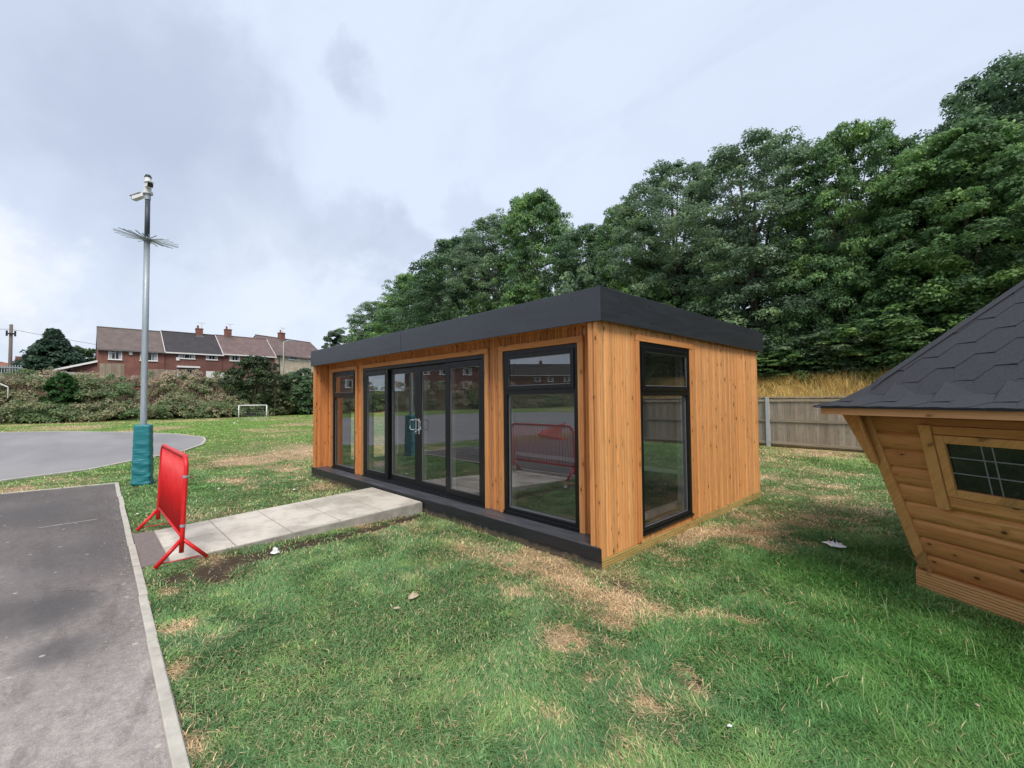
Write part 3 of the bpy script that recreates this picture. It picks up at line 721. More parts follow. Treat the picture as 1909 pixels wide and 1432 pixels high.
LW = (-6.90, -5.80, .2, 2.19); DR = (-5.47, -1.96, .2, 2.19); RW = (-1.61, -.44, .2, 2.19)
# outer boards
mb = MB(); clad(mb, 'x', .004, YB, .092, 2.36, [(.66, 2.10, .094, 2.27)], 0, 1); clad(mb, 'x', .735, 1.915, .092, .15, [], 0, 1, seed=4)
mb.build('side_cladding', M['clad'], bld)
mb = MB(); clad(mb, 'x', .004, YB, .092, 2.36, [(.66, 2.0, .15, 2.27)], XL, -1); mb.build('end_cladding', M['clad'], bld)
mb = MB(); clad(mb, 'y', XL+.01, -.01, .092, 2.36, [], YB, 1); mb.build('rear_cladding', M['clad'], bld)
mb = MB(); holes = [(h[0]-.060, h[1]+.060, h[2]-.1, h[3]+.060) for h in (LW, DR, RW)]
clad(mb, 'y', -7.19, -.13, .2, 2.40, holes, RC, -1, .1); mb.build('front_cladding', M['clad_shade'], bld)
# projecting side wings
for nm, x0, x1 in (('wing_wall', -.130, -.019), ('wing_wall', XL+.019, -7.190)):
    mb = MB(); mb.box(x0+.0, x1, .018, RC-.002, .201, 2.36)
    clad(mb, 'y', x0, x1+(.019 if x0 > -1 else 0)-(.0 if x0 > -1 else 0), .201, 2.36, [], 0, -1, .066, .016)
    if x0 < -1: clad(mb, 'x', .004, RC-.003, .201, 2.36, [], -7.188, 1, .09, .012)
    else: clad(mb, 'x', .004, RC-.003, .201, 2.36, [], -.132, -1, .09, .012)
    mb.build(nm, M['trimv'] if x0 > -1 else M['clad_shade'], bld)
# plaster-lined structure
mb = MB()
grid_wall(mb, 0, 'y', -7.17, -.15, .2, 2.34, [LW, DR, RW], RC+.022, RC+.19)
grid_wall(mb, 0, 'x', RC+.191, YB-.171, .2, 2.34, SW, -.18, -.022); grid_wall(mb, 0, 'x', RC+.191, YB-.171, .2, 2.34, SW, XL+.022, XL+.18)
mb.box(-7.16, -.16, YB-.17, YB-.022, .2, 2.34)
mb.build('inner_wall', M['reveal'], bld)
mb = MB(); mb.box(XL+.182, -.182, RC+.192, YB-.172, .1, .215); mb.build('room_floor', M['roomfloor'], bld)
mb = MB(); mb.box(XL+.02, -.02, RC+.03, YB-.02, 2.345, 2.40); mb.build('ceiling', M['plaster'], bld)
mb = MB()   # skirting
mb.box(-7.14, -.18, YB-.186, YB-.1715, .217, .30); mb.box(XL+.1815, XL+.197, .56, 4.19, .217, .30); mb.box(-.197, -.1815, .56, 4.19, .217, .30); mb.build('skirting_board', M['reveal'], bld)
mb = MB(); grid_wall(mb, 0, 'x', .56, 4.2, .32, 2.32, [(.72, 1.93, .14, 2.21)], -.184, -.1805); 
mb.box(-7.14, -.18, YB-.1745, YB-.1705, .302, 2.33); mb.build('wall_paint', simple('dimmed_wall_paint', (.44, .45, .43), .8, 0, .03), bld)  # light walls, greyed in the colour for the dim interior
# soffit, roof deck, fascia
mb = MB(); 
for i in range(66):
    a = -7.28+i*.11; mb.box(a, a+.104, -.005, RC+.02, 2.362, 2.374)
mb.build('soffit', M['clad_shade'], bld)
mb = MB(); mb.box(-7.30, .03, .0, 4.45, 2.40, 2.60); mb.build('roof', M['fascia'], bld)
FX0, FX1, FY0, FY1, FZ0, FZ1 = -7.345, .065, -.035, 4.50, 2.328, 2.652
def fas(name, parts):
    mb = MB()
    for p in parts: mb.box(*p)
    return mb.build(name, M['fascia'], bld, bevel=.004)
fas('fascia_board', [(-3.598, FX1-.0, FY0, FY0+.022, FZ0, FZ1)]); fas('fascia_board', [(FX0, -3.602, FY0+.001, FY0+.023, FZ0, FZ1)])
fas('fascia_board', [(FX1-.022, FX1+.001, FY0+.024, FY1, FZ0+.001, FZ1-.001)]); fas('fascia_board', [(FX0-.001, FX0+.022, FY0+.024, FY1, FZ0+.001, FZ1-.001)]); fas('fascia_board', [(FX0+.024, FX1-.024, FY1-.024, FY1-.001, FZ0, FZ1)])
mb = MB(); mb.box(FX1-.055, FX1+.004, FY0-.004, FY0-.0005, FZ0-.002, FZ1+.003); mb.box(FX1+.0015, FX1+.005, FY0-.004, FY0+.05, FZ0-.002, FZ1+.003); mb.build('corner_cap', M['fascia'], bld)
mb = MB(); mb.box(-3.612, -3.588, FY0-.003, FY0-.0005, FZ0, FZ1+.002); mb.build('fascia_joint', M['fascia'], bld)
mb = MB()
for k in range(12):
    for zf in (FZ0+.07, FZ1-.07): mb.tube([(FX0+.35+k*.61, FY0-.0025, zf), (FX0+.35+k*.61, FY0+.002, zf)], .006, 8)
for k in range(7):
    for zf in (FZ0+.07, FZ1-.07): mb.tube([(FX1+.0045, FY0+.3+k*.61, zf), (FX1, FY0+.3+k*.61, zf)], .006, 8)
tag(mb.build('fascia_fixings', M['black'], bld), kind='stuff')
mb = MB(); mb.box(FX0+.026, FX1-.026, FY0+.026, FY0+.06, 2.376, 2.63); mb.build('roof_edge', M['fascia'], bld)
# plinth and ledge
mb = MB(); mb.box(XL-.01, .0, -.012, .012, .075, .192); mb.box(XL-.01, .0, -.012, .012, -.03, .071); mb.build('plinth_board', M['plinth'], bld, bevel=.003)
mb = MB(); mb.box(XL, -.021, -.010, .13, .194, .2); mb.box(XL, -.021, .134, RC+.02, .194, .2); mb.build('ledge', M['ledge'], bld, bevel=.002)
# ribbed base boards on the side
mb = MB()
for (xo, sg) in ((0, 1), (XL, -1)):
    for k in range(5): mb.obox((xo-.016*sg, .014, -.03+k*.024), (.021*sg, 0, 0), (0, YB+.01-.014, 0), (0, 0, .0175))
    mb.obox((xo-.018*sg, .014, -.03), (.014*sg, 0, 0), (0, YB-.014, 0), (0, 0, .118))
mb.build('base_board', M['deckboard'], bld)
# timber trims round the openings
def trim_front(h, zbot):
    w_ = .072; y0, y1 = RC-.034, RC+.001
    a = MB(); a.box(h[0]-w_, h[0]-.001, y0, y1, zbot, h[3]-.0); a.box(h[1]+.001, h[1]+w_, y0, y1, zbot, h[3]); o1 = a.build('window_trim', M['trimv'], bld, bevel=.003)
    a = MB(); a.box(h[0]-w_, h[1]+w_, y0-.001, y1, h[3]+.001, h[3]+w_); a.build('window_trim', M['trimh'], bld, bevel=.003)
for h in (LW, DR, RW): trim_front(h, .201)
for xo, sg in ((0, 1), (XL, -1)):
    def bx_(mb, y0, y1, z0, z1, t=.014): mb.obox((xo-.018*sg, y0, z0), ((.018+t)*sg, 0, 0), (0, y1-y0, 0), (0, 0, z1-z0))
    a = MB(); bx_(a, .662, .728, .094, 2.2); bx_(a, 1.922, 2.095, .094, 2.2, .004); bx_(a, 1.935, 2.000, .094, 2.2); a.build('window_trim', M['trimv'], bld, bevel=.003)
    a = MB(); bx_(a, .662, 2.0, 2.202, 2.268, .015); bx_(a, 2.001, 2.095, 2.202, 2.268, .004); a.build('window_trim', M['trimy'], bld, bevel=.003)

def window_unit(name, axis_, u0, u1, z0, z1, out, inn, trans=None, sash=True):
    """black frame with a top-hung fanlight over a fixed pane. out/inn: outer and inner plane of the frame"""
    fr = MB(); sgn = 1 if out > inn else -1
    def bx(mb, a, b_, c, d, o_=out, i_=inn):
        if axis_ == 'x': mb.box(min(o_, i_), max(o_, i_), a, b_, c, d)
        else: mb.box(a, b_, min(o_, i_), max(o_, i_), c, d)
    F = .062
    bx(fr, u0, u0+F, z0, z1); bx(fr, u1-F, u1, z0, z1); bx(fr, u0+F, u1-F, z0, z0+F); bx(fr, u0+F, u1-F, z1-F, z1); bx(fr, u0+F, u1-F, trans-.035, trans+.035)
    bx(fr, u0, u1, z0-.0, z0+.028, out+sgn*.02, out+sgn*.0005)
    f = fr.build(name, M['frame'], bld, bevel=.004)
    wi = MB(); gq = (out+inn)/2-sgn*.004; iq = inn-sgn*.01
    bx(wi, u0+F-.012, u0+F+.014, z0+F, z1-F, gq, iq); bx(wi, u1-F-.014, u1-F+.012, z0+F, z1-F, gq, iq); bx(wi, u0+F+.005, u1-F-.005, z0+F-.012, z0+F+.004, gq, iq); bx(wi, u0+F+.005, u1-F-.005, trans-.03, trans+.03, gq-sgn*.004, iq)
    sub(wi.build('inner_frame', M['inner'], None), f)
    s = MB(); S = .05; o_ = out+sgn*.014; i_ = out-sgn*.03
    a0, a1, c0, c1 = u0+F-.012, u1-F+.012, trans+.018, z1-F+.012
    bx(s, a0, a0+S, c0, c1, o_, i_); bx(s, a1-S, a1, c0, c1, o_, i_); bx(s, a0+S, a1-S, c0, c0+S, o_, i_); bx(s, a0+S, a1-S, c1-S, c1, o_, i_)
    sub(s.build('sash', M['frame'], None, bevel=.005), f)
    g = MB(); gm_ = (out+inn)/2
    def pane(mb, a, b_, c, d, pl):
        if axis_ == 'x': mb.quad((pl, a, c), (pl, b_, c), (pl, b_, d), (pl, a, d))
        else: mb.quad((a, pl, c), (b_, pl, c), (b_, pl, d), (a, pl, d))
    pane(g, u0+F-.005, u1-F+.005, z0+F-.005, trans-.03, gm_); pane(g, a0+S-.005, a1-S+.005, c0+S-.005, c1-S+.005, out-sgn*.006)
    sub(g.build('glass', M['glass'], None), f)
    k = MB(); b = .006; gp = gm_+sgn*.004
    for (a, b_, c, d, pl) in ((u0+F, u1-F, z0+F, trans-.035, gm_), (a0+S, a1-S, c0+S, c1-S, out-sgn*.004)):
        for (p, q, r_, t_) in ((a, a+b, c, d), (b_-b, b_, c, d), (a+b, b_-b, c, c+b), (a+b, b_-b, d-b, d)): bx(k, p, q, r_, t_, pl+sgn*.008, pl+sgn*.001)
    sub(k.build('gasket', M['gasket'], None), f)
    return f
window_unit('window', 'y', LW[0]+.001, LW[1]-.001, .215, 2.188, RC-.018, RC+.06, 1.69)
window_unit('window', 'y', RW[0]+.001, RW[1]-.001, .215, 2.188, RC-.018, RC+.06, 1.69)
window_unit('window', 'x', .731, 1.919, .155, 2.199, .006, -.075, 1.66)
window_unit('window', 'x', .731, 1.919, .155, 2.199, XL-.006, XL+.075, 1.66)
# black cills under the front units
mb = MB()
for h in (LW, RW): mb.box(h[0]+.002, h[1]-.002, RC-.045, RC+.06, .2005, .2145)
mb.build('cill', M['frame'], bld, bevel=.003)
# four-panel sliding door
x0, x1 = DR[0]+.002, DR[1]-.002; yo, yi = RC-.022, RC+.10
fr = MB(); fr.box(x0, x0+.055, yo, yi, .2005, 2.188); fr.box(x1-.055, x1, yo, yi, .2005, 2.188); fr.box(x0+.055, x1-.055, yo, yi, 2.135, 2.188); fr.box(x0+.055, x1-.055, yo, yi, .2005, .245)
fr.box(x0, x1, yo-.03, yo-.0005, .2006, .222)
fr.box(x0+.055, x1-.055, yo+.035, yo+.045, .2455, .262); fr.box(x0+.055, x1-.055, yo+.075, yo+.083, .2455, .262)
door = fr.build('sliding_door', M['frame'], bld, bevel=.004)
def leaf(a, b_, y, st=(.09, .09)):
    s = MB(); t = .042; z0, z1 = .25, 2.13
    s.box(a, a+st[0], y, y+t, z0, z1); s.box(b_-st[1], b_, y, y+t, z0, z1); s.box(a+st[0], b_-st[1], y, y+t, z0, z0+.085); s.box(a+st[0], b_-st[1], y, y+t, z1-.085, z1)
    o = sub(s.build('door_panel', M['frame'], None, bevel=.004), door)
    g = MB(); g.quad((a+st[0]-.004, y+t/2, z0+.08), (b_-st[1]+.004, y+t/2, z0+.08), (b_-st[1]+.004, y+t/2, z1-.08), (a+st[0]-.004, y+t/2, z1-.08))
    sub(g.build('door_glass', M['glass'], None), door)
    wi = MB(); wi.box(a+st[0]-.004, a+st[0]+.012, y+t/2+.002, y+t+.05, z0+.09, z1-.09); wi.box(b_-st[1]-.004, b_-st[1]+.004, y+t/2+.002, y+t+.03, z0+.09, z1-.09)
    if st[0] < .2: sub(wi.build('inner_frame', M['inner'], None), door)
    k = MB(); q = .006
    A, B_, c, d = a+st[0], b_-st[1], z0+.085, z1-.085
    for (p, q1, r_, t_) in ((A, A+q, c, d), (B_-q, B_, c, d), (A+q, B_-q, c, c+q), (A+q, B_-q, d-q, d)): k.box(p, q1, y+.012, y+t/2-.002, r_, t_)
    sub(k.build('gasket', M['gasket'], None), door)
leaf(x0+.057, -4.55, yo+.004, (.075, .11)); leaf(-2.855, x1-.057, yo+.004, (.11, .075))
leaf(-4.60, -3.662, yo+.052, (.10, .095)); leaf(-3.660, -2.80, yo+.052, (.095, .10))
for xx, s_ in ((-3.705, -1), (-3.617, 1)):
    hb = MB(); yh = yo+.052; z_ = 1.20; L_ = .12; pr = .085
    hb.tube([(xx, yh-.001, z_+.08), (xx+s_*.0, yh-.035, z_+.082), (xx+s_*pr, yh-.05, z_+.08), (xx+s_*(pr+.025), yh-.05, z_+.06), (xx+s_*(pr+.025), yh-.05, z_-.05), (xx+s_*pr, yh-.05, z_-.072), (xx, yh-.035, z_-.074), (xx, yh-.001, z_-.072)], .0085, 8)
    hb.box(xx-.016, xx+.016, yh-.010, yh-.0005, z_-.14, z_+.11)
    if s_ < 0: hb.tube([(xx, yh-.01, z_-.112), (xx, yh-.028, z_-.112)], .014, 10); hb.box(xx-.003, xx+.003, yh-.045, yh-.028, z_-.15, z_-.112)
    sub(hb.build('handle', M['chrome'], None, smooth=False), door)

# ------------------------------------------------------------------ barbecue hut
hut = thing('barbecue_hut', 'golden log barbecue hut with black shingle roof and outward-leaning walls', 'hut', (HC[0], HC[1], 0))
hex_ = lambda r, z: [(HC[0]+r*math.cos(math.radians(210+60*k)), HC[1]+r*math.sin(math.radians(210+60*k)), z) for k in range(6)]
R0 = HS
mb = MB(); rings = []
T = np.linspace(0, 1, 9*8+1)
for t in T:
    c = (t*9) % 1. if t < 1 else 0.
    bul = .030*math.sqrt(max(0, 1-(2*c-1)**2)) if 0 < c < 1 else 0
    rings.append(hex_(R0-.07+.40*t+bul, .15+1.29*t))
mb.loft(rings); wall = mb.build('log_wall', M['hutlog'], hut)
mb = MB()
for k in range(7): mb.loft([hex_(R0, .0+k*.0225), hex_(R0, .0+k*.0225+.016)])
mb.loft([hex_(R0-.012, -.02), hex_(R0-.012, .152)]); mb.loft([hex_(R0-.10, -.05), hex_(R0-.10, .01)]); mb.build('skirt_board', M['hutrib'], hut)
U = [np.array([math.cos(math.radians(210+60*k)), math.sin(math.radians(210+60*k)), 0]) for k in range(6)]
HC3 = np.array([HC[0], HC[1], 0])
for k in range(6):
    mb = MB(); u = U[k]
    for nb in (U[(k+1) % 6], U[(k-1) % 6]):
        e = (nb-u); e = e/np.linalg.norm(e); n_ = np.cross(e, [0, 0, 1.]); n_ = n_*np.sign(n_ @ u)
        b0 = HC3+u*(R0-.035)+np.array([0, 0, .155]); b1 = HC3+u*(R0+.365)+np.array([0, 0, 1.44])
        off = n_*.012
        mb.loft([[b0+off, b0+off+e*.085, b0+off+e*.085-n_*.03, b0+off-n_*.03], [b1+off, b1+off+e*.085, b1+off+e*.085-n_*.03, b1+off-n_*.03]])
        # knee brace under the eave
        q0 = HC3+u*(R0+.27)+np.array([0, 0, 1.02]); q1 = HC3+u*(R0+.50)+np.array([0, 0, 1.44])
        mb.loft([[q0+off*1.9, q0+off*1.9+e*.05, q0+off+e*.05-n_*.02, q0+off-n_*.02], [q1+off*1.9-u*.14+e*0, q1+off*1.9+e*.16, q1+off+e*.16-n_*.02, q1+off-u*.14-n_*.02]])
    mb.build('corner_board', M['hutpost'], hut, bevel=.004)
# eaves board and underside
mb = MB(); ra, rb = R0+.65, R0+.62
o4 = hex_(ra, 1.442); i4 = hex_(rb, 1.442); o5 = hex_(ra, 1.505); i5 = hex_(rb, 1.505)
for k in range(6):
    j = (k+1) % 6
    mb.loft([[o4[k], o4[j], i4[j], i4[k]], [o5[k], o5[j], i5[j], i5[k]]])
mb.build('eave_board', M['hutfascia'], hut)
mb = MB(); mb.loft([hex_(R0+.615, 1.455), hex_(R0+.3, 1.452)], caps=False); mb.loft([hex_(R0+.615, 1.475), hex_(R0+.2, 1.475)], caps=False); mb.build('eave_underside', M['hutpost'], hut)
prof = [(R0+.70, 1.510), (R0+.66, 1.520), (R0+.42, 1.578), (R0+.30, 1.66), (R0+.20, 1.752), (.0001, 3.24)]
mb = MB(); mb.loft([hex_(r_, z_-.012) for r_, z_ in prof], caps=False); mb.loft([hex_(R0+.692, 1.499), hex_(R0+.695, 1.508)], caps=True); roof = mb.build('roof', M['shingle'], hut)
mb = MB()   # courses of hexagonal-tab shingles
# arc-length along the slope at face centre
ap = math.cos(math.radians(30)); dd_ = [0]
for a, b_ in zip(prof[:-1], prof[1:]): dd_.append(dd_[-1]+math.hypot((a[0]-b_[0])*ap, a[1]-b_[1]))
def roofpt(k, s_, t, lift):
    t = max(0, min(dd_[-1]-1e-4, t)); i = max(j for j in range(len(dd_)-1) if dd_[j] <= t); f = (t-dd_[i])/(dd_[i+1]-dd_[i])
    r_ = prof[i][0]*(1-f)+prof[i+1][0]*f; z_ = prof[i][1]*(1-f)+prof[i+1][1]*f
    c = HC3+(U[k]+U[(k+1) % 6])/2*r_; e = U[(k+1) % 6]-U[k]; e = e/np.linalg.norm(e)
    half = r_/2; s_ = max(-half, min(half, s_)); p = c+e*s_; p[2] = z_
    sl = np.array([(prof[i][0]-prof[i+1][0]), prof[i+1][1]-prof[i][1]]); no = (U[k]+U[(k+1) % 6])/2*sl[1]/ap+np.array([0, 0, sl[0]*ap]); no = no/np.linalg.norm(no)
    return p+no*lift
SS, TH = .118, .150; TW = 3*SS
for k in range(6):
    row = 0; t = -.16
    while t < dd_[-1]-.05:
        sh = (row % 2)*TW/2
        for j in range(-6, 7):
            c0 = j*TW+sh
            half = (R0+.72)*(1-max(t, 0)/dd_[-1])/2+.05
            if c0+SS < -half or c0-SS > half: continue
            P_ = [(c0-SS, t+TH*2.12, .0), (c0+SS, t+TH*2.12, .0), (c0+SS, t+TH, .005), (c0+SS*.5, t, .0085), (c0-SS*.5, t, .0045), (c0-SS, t+TH, .003)]
            if t < 0: P_ = [(a, max(b_, 0), l) for a, b_, l in P_]
            mb.quad(*[roofpt(k, a, b_, l+.001) for a, b_, l in P_][::-1])
            for (a, b_) in ((2, 3), (3, 4)):
                pa, pb = P_[a], P_[b_]; mb.quad(roofpt(k, pa[0], pa[1], pa[2]+.001), roofpt(k, pb[0], pb[1], pb[2]+.001), roofpt(k, pb[0], pb[1], -.002), roofpt(k, pa[0], pa[1], -.002))
        t += TH; row += 1
mb.build('roof_shingles', M['shingle'], hut)
mb = MB()
for k in range(6):   # hip strips
    pts_ = [HC3+U[k]*r_+np.array([0, 0, z_+.010]) for r_, z_ in prof]
    e = np.cross(U[k], [0, 0, 1.])
    for a, b_ in zip(pts_[:-1], pts_[1:]):
        dn = (a-b_); 
        mb.quad(a+e*.07-[0, 0, .022], b_+e*.07-[0, 0, .022], b_, a); mb.quad(a, b_, b_-e*.07-[0, 0, .022], a-e*.07-[0, 0, .022])
mb.build('hip_strip', M['shingle'], hut)
# the window on the visible face
aa = np.array([.866, -.5, 0]); n0 = np.array([-.5, -.866, 0]); q1 = HC3+n0*ap*(R0-.05)+np.array([0, 0, .16]); q2 = HC3+n0*ap*(R0+.35)+np.array([0, 0, 1.44])
tt_ = (q2-q1)/np.linalg.norm(q2-q1); nn_ = np.cross(aa, tt_); nn_ = nn_/np.linalg.norm(nn_)
if nn_ @ n0 < 0: nn_ = -nn_
def fb(mb, s0, s1, t0, t1, d0, d1): mb.obox(q1+aa*s0+tt_*t0+nn_*d0, aa*(s1-s0), tt_*(t1-t0), nn_*(d1-d0))
mb = MB(); fb(mb, -.515, -.455, .71, 1.19, -.02, .035); fb(mb, .455, .515, .71, 1.19, -.02, .035); fb(mb, -.454, .454, .71, .77, -.02, .034); fb(mb, -.454, .454, 1.13, 1.19, -.02, .034)
wf = mb.build('window', M['hutpost'], hut, bevel=.004)
mb = MB(); fb(mb, -.60, -.52, .60, 1.27, -.02, .045); mb.build('window_batten', M['hutpost'], hut, bevel=.004); mb = MB(); fb(mb, .52, .60, .60, 1.27, -.02, .045); mb.build('window_batten', M['hutpost'], hut, bevel=.004)
mb = MB(); fb(mb, -.518, .518, .625, .705, -.02, .028); mb.build('window_batten', M['hutlog'], hut, bevel=.004); mb = MB(); fb(mb, -.518, .518, 1.195, 1.26, -.02, .028); mb.build('window_batten', M['hutlog'], hut, bevel=.004)
mb = MB(); fb(mb, -.454, .454, .771, 1.129, .0, .014); sub(mb.build('window_glass', M['darkglass'], None), wf)
mb = MB()
for s_ in (-.25, -.19, .19, .25): fb(mb, s_-.004, s_+.004, .772, 1.128, .0145, .018)
for t_ in (.90, 1.02): fb(mb, -.453, .453, t_-.004, t_+.004, .0145, .0185)
sub(mb.build('glazing_bar', M['gasket'], None), wf)

# ------------------------------------------------------------------ fence behind
fd = np.array([FN[1], -FN[0]])
def fpt(tpar): return FN*12.03+fd*tpar
t_post = float((np.array([-2.25, 12.35])) @ fd)
def fence_panel_mb(L, rr):
    m1, m2 = MB(), MB(); u = 0
    while u < L-.02:
        wb = min(.128, L-u); j = rr.uniform(-.004, .004); m1.box(u+.002, u+wb-.001, .02+j, .036+j, .06+rr.uniform(-.01, .01), 1.55+rr.uniform(-.008, .008)); u += .126
    for z0 in (.10, .80, 1.44): m2.box(0, L, -.018, .019, z0, z0+.075)
    m2.box(-.01, L+.01, -.03, .06, 1.562, 1.60); return m1, m2
PL = 2.78
ordw = 'first second third fourth fifth sixth seventh eighth ninth tenth eleventh twelfth thirteenth'.split()
names = ['rightmost fence panel beside the hut', 'fence panel seen between garden room and hut', 'fence panel hidden behind the garden room corner']
rr = random.Random(11)
m1, m2 = fence_panel_mb(PL-.10, rr); me1 = m1.build('boards', M['oldfence']); me2 = m2.build('rail', M['oldrail'])
pm = MB(); pm.box(-.05, .05, -.06, .05, -.3, 1.58); pm.box(-.035, .035, -.061, -.0605, 0, 1.5); mp = pm.build('concrete_post', M['concrete'], bevel=.008)
ang = math.atan2(fd[1], fd[0]); base_objs = (me1, me2, mp)
for i in range(-3, 9):
    p = fpt(t_post-PL*(i-.0)); lab = {0: 'weathered board fence panel between the hut and the garden room, left of the hut eave', 1: 'weathered board fence panel just behind the right rear corner of garden room', -1: 'weathered board fence panel behind the barbecue hut'}.get(i, 'weathered board fence panel screened by buildings, '+ordw[i+3]+' from the right')
    e = thing('board_fence', lab, 'fence', (p[0]+fd[0]*.05, p[1]+fd[1]*.05, 0), 'board fence panels along the bank'); e.rotation_euler = (0, 0, ang)
    for src in (me1, me2):
        c = src.copy() if not (i == -3) else src
        if i != -3: col.objects.link(c)
        c.parent = e; c.matrix_parent_inverse = Matrix()
    q = mp if i == -3 else mp.copy()
    if i != -3: col.objects.link(q)
    q.location = (p[0], p[1], 0); q.rotation_euler = (0, 0, ang)
    tag(q, {0: 'pale concrete fence post beside the garden room', -1: 'pale concrete fence post half hidden by the hut'}.get(i, 'pale concrete fence post screened by buildings, '+ordw[i+3]+' from the right'), 'fence post', 'concrete fence posts')

# ------------------------------------------------------------------ camera pole
Pp = np.array([-8.87, -2.66, 0])
pole = thing('camera_pole', 'tall grey surveillance pole with spike collar and teal padded base', 'pole', Pp)
mb = MB(); mb.tube([Pp+[0, 0, z_] for z_ in (0, 1.3, 3., 4.83)], .058, 16, .050); mb.build('pole_shaft', M['galv'], pole, True)
mb = MB(); mb.tube([Pp+[0, 0, z_] for z_ in (4.83, 5.66)], .044, 16, .042); mb.build('upper_shaft', M['polegrey'], pole, True)
mb = MB(); mb.tube([Pp+[0, 0, 4.80], Pp+[0, 0, 4.87]], .066, 16); mb.build('collar', M['galv'], pole); mb = MB(); mb.tube([Pp+[0, 0, 5.64], Pp+[0, 0, 5.76]], .049, 16); mb.build('collar', M['galv'], pole)
# padding: a soft square sleeve with wrinkles, turned to face the yard
mb = MB(); rings = []; ca, sa = math.cos(-.28), math.sin(-.28)
for k in range(49):
    z_ = .0+1.16*k/48; rg = []
    for j in range(40):
        th = j/40*2*math.pi; cx_, sy_ = math.cos(th), math.sin(th); n_ = 10
        r_ = .144/((abs(cx_)**n_+abs(sy_)**n_)**(1/n_))
        wr = (.006*math.sin(27*z_+2.6*math.sin(th+.7)+5*z_*z_)+.004*math.sin(47*z_+3.1*math.cos(2*th)))*(1.0-.75*min(1, max(0, (z_-.5)/.4)))
        sc_ = 1.05-.14*(z_/1.16)+(-.06 if k in (0, 48) else 0)
        r_ = (r_+wr)*sc_; rg.append((Pp[0]+r_*(cx_*ca-sy_*sa), Pp[1]+r_*(cx_*sa+sy_*ca), z_))
    rings.append(rg)
mb.loft(rings); mb.build('base_padding', M['pad'], pole, True)
for k in range(30):     # anti-climb spikes
    a = k/30*2*math.pi; u_ = np.array([math.cos(a), math.sin(a), 0]); mb = MB()
    dz = .03*math.sin(k*2.3); e_ = Pp+[0, 0, 4.835]+u_*.51+np.array([0, 0, .02+dz*.5-.075*(.691*u_[0]+.723*u_[1])]); s0_ = Pp+[0, 0, 4.835]+u_*.06
    w_ = np.cross(u_, [0, 0, 1.])
    mb.obox(s0_-w_*.009-[0, 0, .004], (e_-s0_), w_*.018, (0, 0, .008)); mb.build('spike', M['galv'], pole)
def cctv(name, p0, yaw, pitch, L, parent):
    d = np.array([math.cos(yaw)*math.cos(pitch), math.sin(yaw)*math.cos(pitch), math.sin(pitch)]); s_ = np.cross(d, [0, 0, 1.]); s_ /= np.linalg.norm(s_); u_ = np.cross(s_, d)
    h = MB(); h.loft([[p0-d*.02+s_*a*.8+u_*b_*.8 for a, b_ in ((-.05, -.042), (.05, -.042), (.05, .025), (.03, .052), (-.03, .052), (-.05, .025))], [p0+d*L+s_*a+u_*b_ for a, b_ in ((-.05, -.042), (.05, -.042), (.05, .025), (.03, .052), (-.03, .052), (-.05, .025))]])
    h.loft([[p0+d*.02+s_*a+u_*b_ for a, b_ in ((-.057, .053), (.057, .053), (.057, .061), (-.057, .061))], [p0+d*(L+.05)+s_*a+u_*b_ for a, b_ in ((-.057, .053), (.057, .053), (.057, .061), (-.057, .061))]])
    o = h.build(name, M['white'], parent, bevel=.008)
    f = MB(); f.loft([[p0+d*(L+.001)+s_*a+u_*b_ for a, b_ in ((-.043, -.037), (.043, -.037), (.043, .038), (-.043, .038))], [p0+d*(L+.012)+s_*a+u_*b_ for a, b_ in ((-.043, -.037), (.043, -.037), (.043, .038), (-.043, .038))]])
    f.tube([p0+d*(L+.012), p0+d*(L+.03)], .03, 12)
    sub(f.build('lens_housing', M['black'], None), o); return o
top = Pp+[0, 0, 5.76]
mb = MB(); mb.tube([top-[0, 0, .01], top+[0, 0, .035]], .085, 16); mb.tube([top+[0, 0, .03], top+[0, 0, .2]], .055, 12, .065); mb.tube([top+[0, 0, .2], top+[.0, .0, .33]], .062, 12, .05); mb.build('camera_bracket', M['white'], pole, False)
mb = MB(); mb.tube([top+[0, 0, .33], top+[0, 0, .35], top+[0, 0, .375]], .064, 14, .045); mb.build('dome', M['black'], pole, True)
cctv('surveillance_camera', top+np.array([-.03, -.02, .17]), math.radians(8), -.25, .27, pole)
mb = MB(); mb.tube([top+[0, 0, -.06], top+[-.10, -.12, -.05]], .028, 10); mb.build('camera_bracket', M['white'], pole)
cctv('surveillance_camera', top+np.array([-.05, -.06, -.03]), math.radians(-140), -.25, .22, pole)

# ------------------------------------------------------------------ red barrier
bar = thing('crowd_barrier', 'red tubular steel crowd barrier standing across the path entrance', 'barrier', (-3.85, -2.80, 0))
xa, xb = -2.99, -4.74; yb = -2.80
def bp(x_, z_): return (x_+.0*z_, yb+.035*(z_-.1)+.010*(x_+3.9), z_)
mb = MB(); rad_ = .13; N_ = 7; zt = 1.055
pts_ = [bp(xa, .12)]+[bp(xa, z_) for z_ in (.3, .6)]
pts_ += [bp(xa-rad_+rad_*math.cos(t), zt-rad_+rad_*math.sin(t)) for t in np.linspace(0, math.pi/2, N_)]
pts_ += [bp(xb+rad_-rad_*math.sin(t), zt-rad_+rad_*math.cos(t)) for t in np.linspace(0, math.pi/2, N_)]
pts_ += [bp(xb, .6), bp(xb, .3), bp(xb, .12)]
mb.tube(pts_, .021, 12); mb.tube([bp(xa, .27), bp(xb, .27)], .015, 10); mb.build('frame', M['red'], bar, True)
nb = 23
for k in range(1, nb+1):
    x_ = xa+(xb-xa)*k/(nb+1); mb = MB(); mb.tube([bp(x_, .27), bp(x_, 1.05)], .0088, 8); mb.build('upright_bar', M['red'], bar, True)
